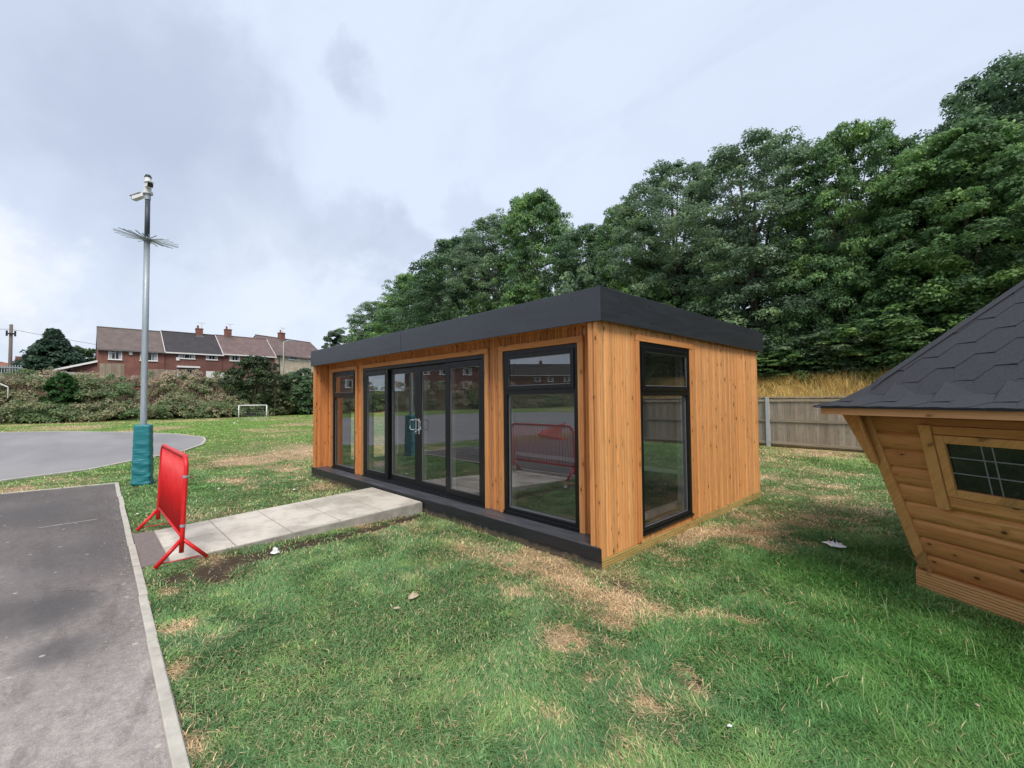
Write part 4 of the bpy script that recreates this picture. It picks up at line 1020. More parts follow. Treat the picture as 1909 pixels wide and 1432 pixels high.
for x_ in (xa-.0, xb+.0):
    for s_ in (-1, 1):
        mb = MB(); a0 = np.array(bp(x_, .27)); mb.tube([a0+[0, s_*.012, -.03], a0+[s_*-.02, s_*.21, -.245]], .019, 10); mb.build('leg', M['red'], bar, True)
    mb = MB(); a0 = np.array(bp(x_, .06)); mb.tube([a0+[0, -.15, -.01], a0+[0, .15, -.01]], .005, 6); mb.build('brace', M['red'], bar, True)
for z_ in (.38, .86): mb = MB(); mb.tube([bp(xa, z_-.012), bp(xa, z_+.012)], .0245, 12); mb.build('clip', M['galv'], bar)
# an orange plastic barrier lying further back on the yard, seen mirrored in the glazing
ob = thing('plastic_barrier', 'orange plastic road barrier collapsed on the playground, mirrored in the glazing', 'barrier', (-9.6, -9.6, 0))
mb = MB(); mb.loft([[(-10.6, -9.9, .02), (-8.9, -9.2, .02), (-8.9, -9.2, .10), (-10.6, -9.9, .10)], [(-10.2, -10.1, .30), (-8.8, -9.6, .62), (-8.8, -9.65, .68), (-10.2, -10.15, .36)]]); mb.build('panel', M['orange'], ob)
mb = MB(); mb.box(-9.2, -8.7, -9.5, -9.2, .0, .08); mb.build('foot', M['orange'], ob)

# ------------------------------------------------------------------ goal
ga, gb = at(445, 783), at(497, 782); gdv = gb-ga; gl_ = np.linalg.norm(gdv); gdv /= gl_; gn = np.array([-abs(gdv[1]), gdv[0], 0]); gn[0] = -abs(gn[0])
goal = thing('football_goal', 'small white football goal on the far field', 'football goal', ga)
mb = MB(); mb.tube([ga, ga+[0, 0, 1.25]], .045, 8); mb.tube([gb, gb+[0, 0, 1.25]], .045, 8); mb.tube([ga+[0, 0, 1.25], gb+[0, 0, 1.25]], .045, 8); mb.build('goal_frame', M['net'], goal, True)
mb = MB(); back = gn*.9
for q in (ga, gb): mb.tube([q+[0, 0, 1.22], q+back*.35+np.array([0, 0, 1.15]), q+back+np.array([0, 0, .03])], .018, 6)
mb.tube([ga+back+np.array([0, 0, .03]), gb+back+np.array([0, 0, .03])], .018, 6); mb.build('rear_frame', M['net'], goal, True)
mb = MB()
for k in range(15):
    s_ = ga+gdv*gl_*k/14; mb.tube([s_+[0, 0, 1.22], s_+back+np.array([0, 0, .03])], .0035, 3)
for k in range(8):
    f_ = k/8; mb.tube([ga+back*f_+np.array([0, 0, 1.22*(1-f_)+.02]), gb+back*f_+np.array([0, 0, 1.22*(1-f_)+.02])], .0035, 3)
mb.build('net', M['net'], goal)

# ------------------------------------------------------------------ litter
def litter(u, v, s_, m, label, seed, flat_=.5):
    s_ *= .72
    p = at(u, v); r_ = random.Random(seed); mb = MB(); n = 9
    rings = []
    for k in range(4):
        f_ = k/3; rg = []
        for j in range(n):
            a = j/n*6.283; q = s_*(1.0-.75*f_)*(.7+.6*r_.random()); rg.append((q*math.cos(a), q*math.sin(a)*.7, .012+s_*flat_*f_*(.6+.7*r_.random())+.03*0))
        rings.append(rg)
    mb.loft(rings); o = mb.build('litter_scrap', m); o.location = (float(p[0]), float(p[1]), .018); o.rotation_euler = (0, 0, r_.random()*6); tag(o, label, 'litter'); return o
litter(513, 1036, .07, M['litterw'], 'crumpled white paper scrap on the grass near the slab path', 1, 1.1)
lp = litter(1557, 1021, .14, M['litterw'], 'white wrapper with black print on dark grass beside the hut', 2, .40)
mb = MB()
for (a, b_, c) in ((-.035, .0, .018), (.03, .018, .02), (.02, -.03, .014), (-.01, .04, .012)): mb.loft([[(a+c*math.cos(t), b_+c*.8*math.sin(t), z_) for t in np.linspace(0, 6.283, 8, endpoint=False)] for z_ in (.050, .064)])
q = mb.build('print', M['black']); q.parent = lp
litter(770, 1118, .07, M['litterb'], 'torn pale brown scrap in the middle of the lawn', 3, .5)
litter(740, 1141, .035, M['litterb'], 'small pale brown scrap left of the torn one', 4, .4)
litter(995, 1021, .028, M['litterw'], 'tiny white scrap against the black plinth', 5, 1.)
litter(548, 916, .04, M['litterw'], 'white scrap on dry grass near the far end of the garden room', 6, .5)
litter(408, 914, .04, M['litterw'], 'white scrap on the grass behind the red barrier', 7, .4)
litter(437, 790, .16, M['litterw'], 'white scrap on the far field left of the goal', 8, .4)
litter(1360, 1365, .018, M['litterw'], 'little white petal-like scrap in the near lawn', 9, .6)
litter(1822, 1325, .016, M['litterb'], 'yellow fallen leaf in lush grass below the hut', 10, .4)
litter(256, 962, .035, M['litterw'], 'white scrap beside the far barrier feet', 12, .3)

# ------------------------------------------------------------------ foliage builder
def leaves_mesh(name, P, Nn, size, colr, asp=.62):
    n = len(P); Nn = Nn/np.linalg.norm(Nn, axis=1)[:, None]
    t = rng.normal(size=(n, 3)); t -= (t*Nn).sum(1)[:, None]*Nn; t /= np.linalg.norm(t, axis=1)[:, None]; b_ = np.cross(Nn, t)
    s_ = size[:, None]
    V = np.stack([P-t*s_*.5, P+b_*s_*asp*.5-Nn*s_*.10, P+t*s_*.5-Nn*s_*.06, P-b_*s_*asp*.5-Nn*s_*.10], 1)
    F = (np.arange(n)[:, None]*4+np.arange(4))
    return raw_mesh(name, V.reshape(-1, 3), F, np.repeat(colr[:, None, :], 4, 1).reshape(-1, 3), M['leaf'])
def clump_cloud(C_, Rc, per, pal, lsize, flat_=.65, up=.6, seed=0, tint=None, hemi=.35):
    """leaves on the outside of each clump"""
    r_ = np.random.default_rng(seed); n = len(C_)*per; ci = np.repeat(np.arange(len(C_)), per)
    d = r_.normal(size=(n, 3)); d /= np.linalg.norm(d, axis=1)[:, None]; d[:, 2] = np.where(d[:, 2] < -hemi, -d[:, 2]*.7, d[:, 2])
    rad = Rc[ci]*(.45+.6*r_.random(n)**.6)
    P = C_[ci]+d*rad[:, None]*np.array([1, 1, flat_]); 
    Nn = d*.8+np.array([0, 0, up])+r_.normal(size=(n, 3))*.42
    tn = r_.random(len(C_)) if tint is None else tint
    pal = np.array(pal); f_ = np.clip(tn[ci]+r_.normal(0, .08, n), 0, .999)*(len(pal)-1); i0 = f_.astype(int); fr_ = (f_-i0)[:, None]
    c = pal[i0]*(1-fr_)+pal[np.minimum(i0+1, len(pal)-1)]*fr_
    c = c*(.8+.4*r_.random(n))[:, None]
    return P, Nn, lsize*(.65+.7*r_.random(n)), c
PAL_MAPLE = [(.095, .175, .085), (.125, .225, .095), (.155, .28, .105), (.25, .40, .125)]
PAL_ASH = [(.135, .205, .135), (.165, .25, .155), (.195, .29, .165), (.24, .35, .17)]
PAL_DARK = [(.080, .145, .082), (.105, .19, .095), (.14, .24, .105)]
def make_tree(seed, H, R, ncl, per, pal, lsize, low=.12, rc=(.38, .80), wisp=1.6):
    r_ = np.random.default_rng(seed); C_ = []; Rc = []
    lob = [(r_.random()*6.283, r_.random(), .75+.4*r_.random()) for _ in range(7)]
    while len(C_) < ncl:
        t = r_.random(); a = r_.random()*6.283
        prof_ = math.sin(math.pi*(.20+.76*t**1.25))**.5
        lb = 1.+.20*sum(math.cos(a-l[0])*math.exp(-((t-l[1])/.2)**2)*l[2] for l in lob)
        rr_ = R*prof_*lb*(r_.random()**.38)
        C_.append((rr_*math.cos(a), rr_*math.sin(a), H*(low+(1-low)*t*.95))); Rc.append(r_.uniform(*rc)*(1-.25*t)*(R/3.3)**.5)
    # sprigs that break the outline
    for _ in range(int(34*wisp)):
        t = .45+.58*r_.random(); a = r_.random()*6.283; prof_ = math.sin(math.pi*min(.98, (.16+.82*min(t, 1)**1.15)))**.55
        rr_ = R*prof_*(1.0+.16*r_.random()); C_.append((rr_*math.cos(a)*(1 if t < .95 else .5), rr_*math.sin(a)*(1 if t < .95 else .5), H*(low+(1-low)*t*.95)+.3)); Rc.append(r_.uniform(.22, .42))
    C_ = np.array(C_); Rc = np.array(Rc)
    P, Nn, s_, c = clump_cloud(C_, Rc, per, pal, lsize, .72, .5, seed)
    kk = (r_.random(len(P)) < np.where(np.repeat(Rc, per) < .43, .35, 1.))
    crown = leaves_mesh('crown', P[kk], Nn[kk], s_[kk], c[kk])
    mb = MB(); mb.tube([(0, 0, -.4), (.05, 0, H*.2), (-.08, .08, H*.45), (.05, 0, H*.8)], .05*R+.06, 9, .04)
    for k in range(16):
        j = r_.integers(ncl); e_ = C_[j]; z0 = max(.08*H, e_[2]*r_.uniform(.35, .7)); mb.tube([(0, 0, z0), (e_[0]*.45, e_[1]*.45, (z0+e_[2])/2*.98), tuple(e_)], .075, 6, .018)
    tr = mb.build('trunk', M['bark'], None, True)
    return crown, tr.data, tr
protoT = {}
for key, args in dict(maple=(1, 11, 3.3, 700, 190, PAL_MAPLE, .138, .03, (.32, .74)), maple2=(2, 12, 3.6, 720, 190, PAL_MAPLE, .138, .03, (.32, .74)), ash=(3, 12, 3.5, 760, 190, PAL_ASH, .115, .03, (.30, .62)), dark=(4, 12, 3.4, 620, 170, PAL_DARK, .145, .03), bushA=(5, 4, 2.2, 260, 120, PAL_MAPLE, .15, .03, (.25, .5)), bushB=(6, 4, 2.2, 260, 120, PAL_ASH, .13, .03, (.25, .45))).items():
    cr, td, tro = make_tree(*args); protoT[key] = (cr, td, args[1], args[2]); bpy.data.objects.remove(tro)
def place_tree(key, name, label, x_, y_, top_z, R, rot, group, zg=None, cat='tree'):
    cr, td, H0, R0_ = protoT[key]; zg = float(terrain(np.array([x_]), np.array([y_]))[0]) if zg is None else zg
    e = thing(name, label, cat, (x_, y_, zg-.1), group); e.rotation_euler = (0, 0, rot); sc_ = (R/R0_, R/R0_, (top_z-zg)/H0/1.0); e.scale = (sc_[0]*1.18, sc_[1]*1.18, sc_[2])
    for me_, nm in ((cr, 'crown'), (td, 'trunk')):
        o = bpy.data.objects.new(nm, me_); col.objects.link(o); o.parent = e
def frow(tpar, s_): p = FN*s_+fd*tpar; return float(p[0]), float(p[1])
G = 'mature trees along the bank behind the fence'
def onrow(u, s_):    # where the sight line at column u meets the row s_ metres out
    d = ray(u, 700); n3 = np.array([*FN, 0]); p = CAM+d*((s_-n3 @ CAM)/(n3 @ d)); return float(p[0]), float(p[1]), d
def topz(u, v, s_):
    d = ray(u, v); n3 = np.array([*FN, 0]); p = CAM+d*((s_-n3 @ CAM)/(n3 @ d)); return float(p[2])
TREES = [('maple', 'sycamore_tree', 'broad sycamore with drooping leaf plates directly above the hut roof', 1815, 215, 17.0, 2.3, .3),
         ('dark', 'sycamore_tree', 'tallest dark sycamore showing over the others at the right edge', 1905, 98, 21.0, 2.5, 1.9),
         ('ash', 'ash_tree', 'grey-green feathery ash tree above the right end of the dark fascia', 1415, 238, 18.2, 3.3, .8),
         ('maple2', 'sycamore_tree', 'narrow sycamore with a pointed tip between the ash and the hut roof tree', 1590, 208, 17.6, 1.9, 2.2),
         ('maple', 'sycamore_tree', 'green sycamore filling the gap between the pointed tree and the hut', 1695, 312, 17.5, 1.6, 4.1),
         ('ash', 'ash_tree', 'ash tree left of the feathery ash, above the side wall of the garden room', 1262, 288, 18.6, 3.2, 3.1),
         ('maple2', 'sycamore_tree', 'rounded tree standing just above the front corner of the fascia', 1172, 358, 18.2, 1.9, 5.0),
         ('dark', 'sycamore_tree', 'dark tree behind the dip in the tree line left of the fascia corner', 1102, 402, 18.5, 2.3, .4),
         ('maple', 'sycamore_tree', 'peaked tree with a paler right flank, highest left of the fascia corner', 1005, 342, 18.5, 2.9, 1.2),
         ('ash', 'ash_tree', 'bluish tree on the left shoulder of the peaked tree', 930, 385, 19.0, 3.8, 2.0),
         ('dark', 'sycamore_tree', 'dark round tree above the middle of the long fascia', 858, 432, 19.0, 4.2, 3.3),
         ('maple2', 'sycamore_tree', 'tree above the fascia joint, second from the left end of the row', 778, 492, 19.0, 4.6, 4.4),
         ('ash', 'ash_tree', 'pale lacy tree at the left end of the row', 712, 545, 19.5, 5.0, 5.2)]
for (key, nm, lab, u, v, s_, R, rot) in TREES:
    x_, y_, _ = onrow(u, s_); place_tree(key, nm, lab, x_, y_, topz(u, v+9, s_), R, rot, G)
for k, (tp, s_, R, H) in enumerate(((8.5, 17, 3.4, 12.5), (13, 18, 3.6, 12), (18, 18, 3.6, 12))):
    x_, y_ = frow(tp, s_); place_tree(('maple', 'ash', 'maple2')[k], 'sycamore_tree', 'sycamore beyond the right edge behind the hut, '+ordw[k]+' along', x_, y_, H, R, k*1.7, G)
# understorey bushes at the foot of the trees
G2 = 'bushes under the trees along the bank'
spots = [(1445, 655, 15.9, 1.25, 'low bush right of the garden room corner above the straw grass'), (1510, 640, 16.1, 1.3, 'second bush from the garden room corner above the straw grass'), (1580, 610, 16.3, 1.5, 'taller bush mid-way between garden room and hut roof'), (1640, 590, 16.0, 1.4, 'bright young sycamore bush beside the hut roof hip'), (1720, 560, 16.2, 1.6, 'bush immediately behind the hut roof hip'), (1370, 600, 16.3, 1.5, 'bush showing over the rear end of the side fascia'), (1290, 560, 16.4, 1.6, 'bush showing over the middle of the side fascia'), (1210, 520, 16.4, 1.5, 'bush showing over the side fascia near its front corner'),
         (1100, 505, 16.6, 1.7, 'bush left of the fascia front corner'), (1000, 530, 17, 2.0, 'pale bush over the front fascia, right of centre'), (900, 560, 17, 2.2, 'bush over the front fascia at its centre'), (800, 590, 17.5, 2.6, 'bush over the fascia joint'), (700, 600, 18, 3.0, 'pale bush at the far left end of the tree row')]
for k, (u, v, s_, R, lab) in enumerate(spots):
    s_ += .8; x_, y_, _ = onrow(u, s_); place_tree(('bushA', 'bushA', 'bushB')[k % 3], 'bush', lab, x_, y_, topz(u, v, s_), R*1.25, k*1.3, G2, cat='bush')
# a darker second rank fills between trunks
for k in range(9):
    x_, y_ = frow(7-k*6.2, 24.5+(k % 3)); place_tree('dark', 'sycamore_tree', 'dark tree in the rear rank of the bank, '+ordw[k]+' from the right', x_, y_, 12.0, 4.2, k*2.1, 'trees in the rear rank of the bank')

# far bank scrub
def hx(y_): return float(hedge_x(np.array([y_]))[0])
PALH = [(.42, .26, .19), (.52, .41, .31), (.44, .39, .26), (.28, .30, .16), (.16, .23, .10), (.19, .30, .13)]
r2 = np.random.default_rng(21); nm_ = 330
my = np.where(r2.random(nm_) < .66, r2.random(nm_)*34-14, r2.random(nm_)*78-60); mo = np.where(r2.random(nm_) < .42, -.2+1.6*r2.random(nm_), r2.random(nm_)*7+.6); mx_ = hedge_x(my)-mo
mr_ = 1.0+1.3*r2.random(nm_)**1.5; mt_ = np.clip(r2.random(nm_)*.75+.5*(fbm(mx_, my, .12, 2)-.25)+np.where(mo < 2, .15, 0), 0, 1); mh_ = (.30+.45*r2.random(nm_))*np.where((my > -10) & (my < -2), .7, 1.)
n = 3900; mi = r2.integers(0, nm_, n); dd = r2.normal(size=(n, 3)); dd /= np.linalg.norm(dd, axis=1)[:, None]; dd[:, 2] = np.abs(dd[:, 2])
xx = mx_[mi]+dd[:, 0]*mr_[mi]; yy = my[mi]+dd[:, 1]*mr_[mi]; zz_ = terrain(mx_, my)[mi]+dd[:, 2]*mr_[mi]*mh_[mi]*1.5+.1; zz_ = np.maximum(zz_, terrain(xx, yy)+.1)
tint = np.clip(mt_[mi]+r2.normal(0, .07, n), 0, 1)
P, Nn, s_, c = clump_cloud(np.stack([xx, yy, zz_], 1), .22+.42*r2.random(n), 75, PALH, .17, 1.0, .45, 5, tint)
hm = leaves_mesh('scrub', P, Nn, s_, c, .7); o = bpy.data.objects.new('scrub', hm); col.objects.link(o); tag(o, 'brown and olive scrub of brambles and willowherb covering the far bank', kind='stuff')
n = 26000; yy = r2.random(n)*40-18; off = 1.2+r2.random(n)**.8*6.5; xx = hedge_x(yy)-off
n1 = fbm(xx, yy, .5, 3); c = np.where((n1 > .5)[:, None], np.array([.42, .31, .24]), np.array([.32, .29, .18]))*(.6+.7*r2.random(n))[:, None]
keepz = n1 > .47
blades('scrub_stems', np.stack([xx, yy, terrain(xx, yy)+.3], 1)[keepz], (.3+.9*r2.random(n))[keepz], np.full(n, .045)[keepz], (r2.random(n)*6.3)[keepz], (.2+.9*r2.random(n))[keepz], c[keepz], M['blade'], 'dry upright weed stems rising out of the scrub')

# separate shrubs and trees on the far bank
def shrub(name, label, P0, R, H, pal, lsize, ncl, per, seed, cat='bush', cone=False, trunk=.12):
    r_ = np.random.default_rng(seed); C_ = []; Rc = []
    for _ in range(ncl):
        t = r_.random(); a = r_.random()*6.283
        pr = (1-t)**1.1 if cone else math.sin(math.pi*(.18+.8*t))**.6
        rr_ = R*pr*r_.random()**.35; C_.append((rr_*math.cos(a), rr_*math.sin(a), H*(.06+.9*t))); Rc.append(r_.uniform(.12, .24)*R*(1-.4*t))
    P, Nn, s_, c = clump_cloud(np.array(C_), np.array(Rc), per, pal, lsize, .6 if cone else .9, .4, seed)
    e = thing(name, label, cat, P0); me_ = leaves_mesh('crown', P, Nn, s_, c)
    o = bpy.data.objects.new('crown', me_); col.objects.link(o); o.parent = e
    mb = MB(); mb.tube([(0, 0, -.3), (0, 0, H*.75)], trunk, 8, .03)
    for k in range(8):
        q = C_[r_.integers(ncl)]; mb.tube([(0, 0, q[2]*.5), q], .04, 5, .012)
    t_ = mb.build('trunk', M['bark'], None, True); t_.parent = e
def tz(x_, y_): return float(terrain(np.array([x_]), np.array([y_]))[0])
def plane_x(u, v, X0): d = ray(u, v); p = CAM+d*((X0-CAM[0])/d[0]); return p
for (nm, lab, u, vt, X0, R, pal, cat, seed) in (('elder_bush', 'large dark green elder bush in front of the red-brown roofed house', 478, 664, -52.5, 3.4, [(.035, .06, .026), (.055, .09, .036), (.085, .12, .05)], 'bush', 31),
        ('hawthorn_bush', 'dark hawthorn at the right end of the far bank beside the garden room', 572, 688, -52.5, 3.3, PAL_DARK, 'bush', 32), ('young_tree', 'bright green young tree rising from the scrub below the conifer', 116, 694, -51.5, 1.2, [(.04, .11, .03), (.06, .16, .04)], 'tree', 33),
        ('bramble_bush', 'olive bush at the foot of the bank right of the goal', 520, 722, -51.8, 1.7, PALH[2:5], 'bush', 34)):
    p = plane_x(u, vt, X0); z0 = tz(p[0], p[1]); shrub(nm, lab, (p[0], p[1], z0), R, p[2]-z0, pal, .24, 190, 90, seed, cat)
p = plane_x(100, 612, -79.); shrub('conifer', 'dense dark green conifer left of the red brick house', (p[0], p[1], 2.9), 5.4, p[2]-2.9, [(.026, .062, .040), (.038, .088, .052), (.052, .11, .062)], .36, 340, 90, 41, 'tree', True, .3)
p = plane_x(150, 648, -84.); shrub('garden_tree', 'green garden tree between the conifer and the brick house', (p[0], p[1], 2.9), 4.4, p[2]-2.9, [(.055, .10, .045), (.09, .15, .06)], .34, 160, 80, 42, 'tree')
p = plane_x(632, 612, -78.); shrub('street_tree', 'small round tree showing over the left end of the fascia', (p[0], p[1], 2.9), 4.0, p[2]-2.9, [(.075, .12, .065), (.11, .165, .085)], .28, 220, 90, 43, 'tree')
p = plane_x(15, 690, -86.); shrub('garden_hedge', 'green hedge behind the utility pole at the left edge', (p[0], p[1]-3, 2.9), 5, 3.4, [(.035, .06, .03), (.05, .085, .035)], .4, 60, 80, 44, 'bush')
# thin bare sapling beside the goal
p = plane_x(512, 690, -49.5); sp = thing('sapling', 'thin bare grey sapling in front of the elder bush', 'tree', (p[0], p[1], 0))
mb = MB(); b0 = np.array([p[0], p[1], 0.]); mb.tube([b0, b0+[0, .1, 2], b0+[0, 0, p[2]]], .05, 6, .015)
for k in range(14): z_ = 1.+k*.27; a = k*2.1; mb.tube([b0+[0, .05, z_], b0+[.5*math.cos(a), .5*math.sin(a), z_+.7]], .014, 4, .004)
mb.build('trunk', M['bark'], sp)

# ------------------------------------------------------------------ houses on the rise
def facpt(u, v, P0, P1):
    P0 = np.array(P0); P1 = np.array(P1); dv = P1-P0; L = np.linalg.norm(dv); dv = dv/L; n = np.array([dv[1], -dv[0], 0])
    r_ = ray(u, v); n3 = n; p0 = np.array([*P0, 0]); p = CAM+r_*((n3 @ (p0-CAM))/(n3 @ r_)); return float((p-p0) @ np.array([*dv, 0])), float(p[2])
def house(name, label, P0, P1, ze, zr, wm, rm, wins, doors=(), zg=2.9, depth=7.5, chim=None, fascia=True, extra=None, group='houses beyond the far bank'):
    P0 = np.array([*P0, 0.]); P1 = np.array([*P1, 0.]); dv = P1-P0; L = np.linalg.norm(dv); dv /= L; n = np.array([dv[1], -dv[0], 0])   # n faces the field
    if n[0] < 0: n = -n
    h = thing(name, label, 'house', (P0[0], P0[1], zg), group); P = lambda s_, o_, z_: P0+dv*s_+n*o_+np.array([0, 0, z_])
    mb = MB(); mb.loft([[P(0, 0, zg-1), P(L, 0, zg-1), P(L, -depth, zg-1), P(0, -depth, zg-1)], [P(0, 0, ze), P(L, 0, ze), P(L, -depth, ze), P(0, -depth, ze)]])
    for s_ in (.02, L-.02-.2):
        mb.loft([[P(s_, 0, ze), P(s_, -depth, ze), P(s_, -depth/2, zr-.12)], [P(s_+.2, 0, ze), P(s_+.2, -depth, ze), P(s_+.2, -depth/2, zr-.12)]])
    mb.build('wall', wm, h)
    mb = MB(); ov = .32; sl = (zr-ze)/(depth/2)
    for sg in (0, 1):
        o0 = ov if sg == 0 else -depth-ov; z0 = ze-ov*sl
        a = [P(-.06, o0, z0), P(L+.06, o0, z0), P(L+.06, -depth/2, zr), P(-.06, -depth/2, zr)]
        mb.loft([[q+[0, 0, 0] for q in a], [q+np.array([0, 0, .12]) for q in a]])
    mb.tube([P(-.06, -depth/2, zr+.12), P(L+.06, -depth/2, zr+.12)], .1, 6)
    rf = mb.build('roof', rm, h)
    mb = MB(); mb.obox(P(-.05, ov+.01, ze-ov*sl-.02), dv*(L+.1), n*.05, (0, 0, .16 if fascia else .1)); 
    for s_ in (-.09, L+.07): 
        mb.loft([[P(s_, ov, ze-ov*sl-.05), P(s_+.05, ov, ze-ov*sl-.05), P(s_+.05, ov, ze-ov*sl+.16), P(s_, ov, ze-ov*sl+.16)], [P(s_, -depth/2, zr-.05), P(s_+.05, -depth/2, zr-.05), P(s_+.05, -depth/2, zr+.16), P(s_, -depth/2, zr+.16)]])
    mb.build('eaves_board', M['whiteupvc'] if fascia else M['gasket'], h)
    def win(s0, s1, z0, z1, cols, dark=False):
        f = MB(); t = .075
        f.obox(P(s0, 0.002, z0), dv*t, n*.06, (0, 0, z1-z0)); f.obox(P(s1-t, 0.002, z0), dv*t, n*.06, (0, 0, z1-z0)); f.obox(P(s0+t, .002, z0), dv*(s1-s0-2*t), n*.058, (0, 0, t)); f.obox(P(s0+t, .002, z1-t), dv*(s1-s0-2*t), n*.058, (0, 0, t))
        for k in range(1, cols): f.obox(P(s0+(s1-s0)*k/cols-.03, .002, z0+t), dv*.06, n*.055, (0, 0, z1-z0-2*t))
        f.obox(P(s0+t, .002, z1-(z1-z0)*.30), dv*((s1-s0)/cols-t), n*.053, (0, 0, .06))
        f.obox(P(s0-.06, .002, z0-.07), dv*(s1-s0+.12), n*.12, (0, 0, .068))
        fo = f.build('window', M['whiteupvc'], h)
        g = MB(); g.obox(P(s0+t, .003, z0+t), dv*(s1-s0-2*t), n*.02, (0, 0, z1-z0-2*t)); g = sub(g.build('pane', M['darkglass'], None), fo)
        
        for (sc, wc) in ((s0+t, .22), (s1-t-(s1-s0)*.2, .2)): c_ = MB(); c_.obox(P(sc, .0245, z0+t), dv*(s1-s0)*wc, n*.002, (0, 0, z1-z0-2*t)); sub(c_.build('curtain', M['curtain'], None), fo)
    for (u0, v0, u1, v1, cols) in wins:
        if u0 > 9000: s0, s1, z0, z1 = u0-10000, u1-10000, v0, v1
        else:
            s0, z1 = facpt(u0, v0, P0[:2], P1[:2]); s1, z0 = facpt(u1, v1, P0[:2], P1[:2])
        s0, s1 = max(.1, s0), min(L-.1, s1)
        if s1-s0 > .3: win(s0, s1, z0, z1, cols)
    for (u0, v0, u1, v1) in doors:
        s0, z1 = facpt(u0, v0, P0[:2], P1[:2]); s1, _ = facpt(u1, v1, P0[:2], P1[:2]); d_o = MB(); d_o.obox(P(s0, .002, zg), dv*(s1-s0), n*.05, (0, 0, z1-zg)); dd = d_o.build('door', M['whiteupvc'], h)
        g = MB(); g.obox(P(s0+(s1-s0)*.25, .053, zg+1.2), dv*(s1-s0)*.18, n*.01, (0, 0, .6)); g.obox(P(s0+(s1-s0)*.58, .053, zg+1.2), dv*(s1-s0)*.18, n*.01, (0, 0, .6)); sub(g.build('door_pane', M['darkglass'], None), dd)
    if chim is not None:
        s_, hh = chim; mb = MB(); mb.obox(P(s_-.38, -depth/2+.45, zr-.6), dv*.76, n*.5*-1.6, (0, 0, hh+.6)); mb.obox(P(s_-.43, -depth/2+.50, zr+hh), dv*.86, n*-.9, (0, 0, .12)); ch = sub(mb.build('chimney', M['brick'], None), rf)
        mb = MB(); mb.tube([P(s_-.15, -depth/2, zr+hh+.1), P(s_-.15, -depth/2, zr+hh+.55)], .12, 8); mb.build('chimney_pot', M['tileD'], h)
        mb = MB(); mb.obox(P(s_-.5, -depth/2+.62, zr-.40), dv*1.0, n*.06, (0, 0, .26)); mb.build('flashing', M['gasket'], h)
        mb = MB(); q = P(s_+.3, -depth/2, zr+hh); mb.tube([q, q+[0, 0, .9]], .02, 4); mb.tube([q+dv*-.5+np.array([0, 0, .9]), q+dv*.5+np.array([0, 0, .95])], .015, 4)
        for k in range(5): e_ = q+dv*(-.45+.2*k)+np.array([0, 0, .92]); mb.tube([e_-n*.2, e_+n*.2], .01, 3)
        mb.build('aerial', M['galv'], h)
    return h, P, L
A0, A1 = (-68.0, -2.5), (-68.05, 3.66)
hA, PA, LA = house('brick_house', 'red brick house at the left end of the terrace with plain brown roof', A0, A1, 7.95, 10.75, M['brick'], M['tileA'], [(202, 653, 227.5, 671, 2), (261, 656, 294, 673.5, 3)], fascia=False)
mb = MB(); s_, z_ = facpt(243.5, 659, A0, A1); c_ = PA(s_, .03, z_); mb.tube([c_, c_+np.array([.12, .02, 0])], .2, 14); mb.build('alarm_box', M['whiteupvc'], hA)
# lean-to carport left of it
mb = MB(); q0 = plane_x(96, 690, -70.); q1_ = plane_x(183, 672.5, -68.2); lt = thing('carport', 'low lean-to carport with a sloping white edge beside the brick house', 'carport', (q1_[0], q1_[1], 2.9))
mb.obox(q0-[0, 0, .15], q1_-q0, (-3, 0, 0), (0, 0, .22)); mb.build('roof', M['whiteupvc'], lt)
mb = MB(); mb.loft([[(q0[0]-.3, q0[1]+1.5, 2.5), (q1_[0]-.3, q1_[1], 2.5), (q1_[0]-2.8, q1_[1], 2.5), (q0[0]-2.8, q0[1]+1.5, 2.5)], [(q0[0]-.3, q0[1]+1.5, q0[2]+.12), (q1_[0]-.3, q1_[1], q1_[2]-.2), (q1_[0]-2.8, q1_[1], q1_[2]-.2), (q0[0]-2.8, q0[1]+1.5, q0[2]+.12)]]); mb.build('wall', M['brickd'], lt)
B0, Bm, B1 = (-68.06, 3.72), (-68.2, 9.9), (-68.6, 16.5)
hB, PB, LB = house('brick_house', 'dark-roofed red brick terrace house with white eaves board and chimney', B0, Bm, 8.0, 10.85, M['brickd'], M['tileB'], [(333, 656, 363.5, 669.5, 3), (384, 658, 405.5, 671.5, 2), (330, 688, 364, 706, 3)], [(384, 692, 400, 712)], chim=(4.15, .75))
mb = MB(); s_, z_ = facpt(328, 672, B0, Bm); mb.obox(PB(s_, .01, z_), np.array([0, .35, 0]), np.array([.1, 0, 0]), (0, 0, .4)); mb.build('alarm_box', M['whiteupvc'], hB)
mb = MB(); s_, z_ = facpt(329, 685.5, B0, Bm); s1_, _ = facpt(371, 686, B0, Bm); d3 = (PB(1, 0, 0)-PB(0, 0, 0)); mb.obox(PB(s_, .01, z_), d3*(s1_-s_), np.array([.8, 0, 0]), (0, 0, .22)); mb.build('porch_canopy', M['whiteupvc'], hB)
hC, PCc, LC = house('brick_house', 'red-brown roofed brick terrace house half hidden by the elder bush', (Bm[0], Bm[1]+.05), B1, 8.15, 10.9, M['brickd'], M['tileC'], [(428, 660, 447.5, 673.5, 2), (465, 662.5, 491, 675, 3)], [(406, 695, 418, 712)], chim=(1.5, .95))
hD, PD, LD = house('stone_house', 'cream stone-faced house with brown roof, nearest the garden room', (-70.9, 16.9), (-75.2, 26.5), 8.75, 11.7, M['stone'], M['tileC'], [(537, 662.5, 557, 672, 2), (574, 664, 590, 674, 2), (535, 692, 556, 705, 2)], chim=(4.6, .95), fascia=False)
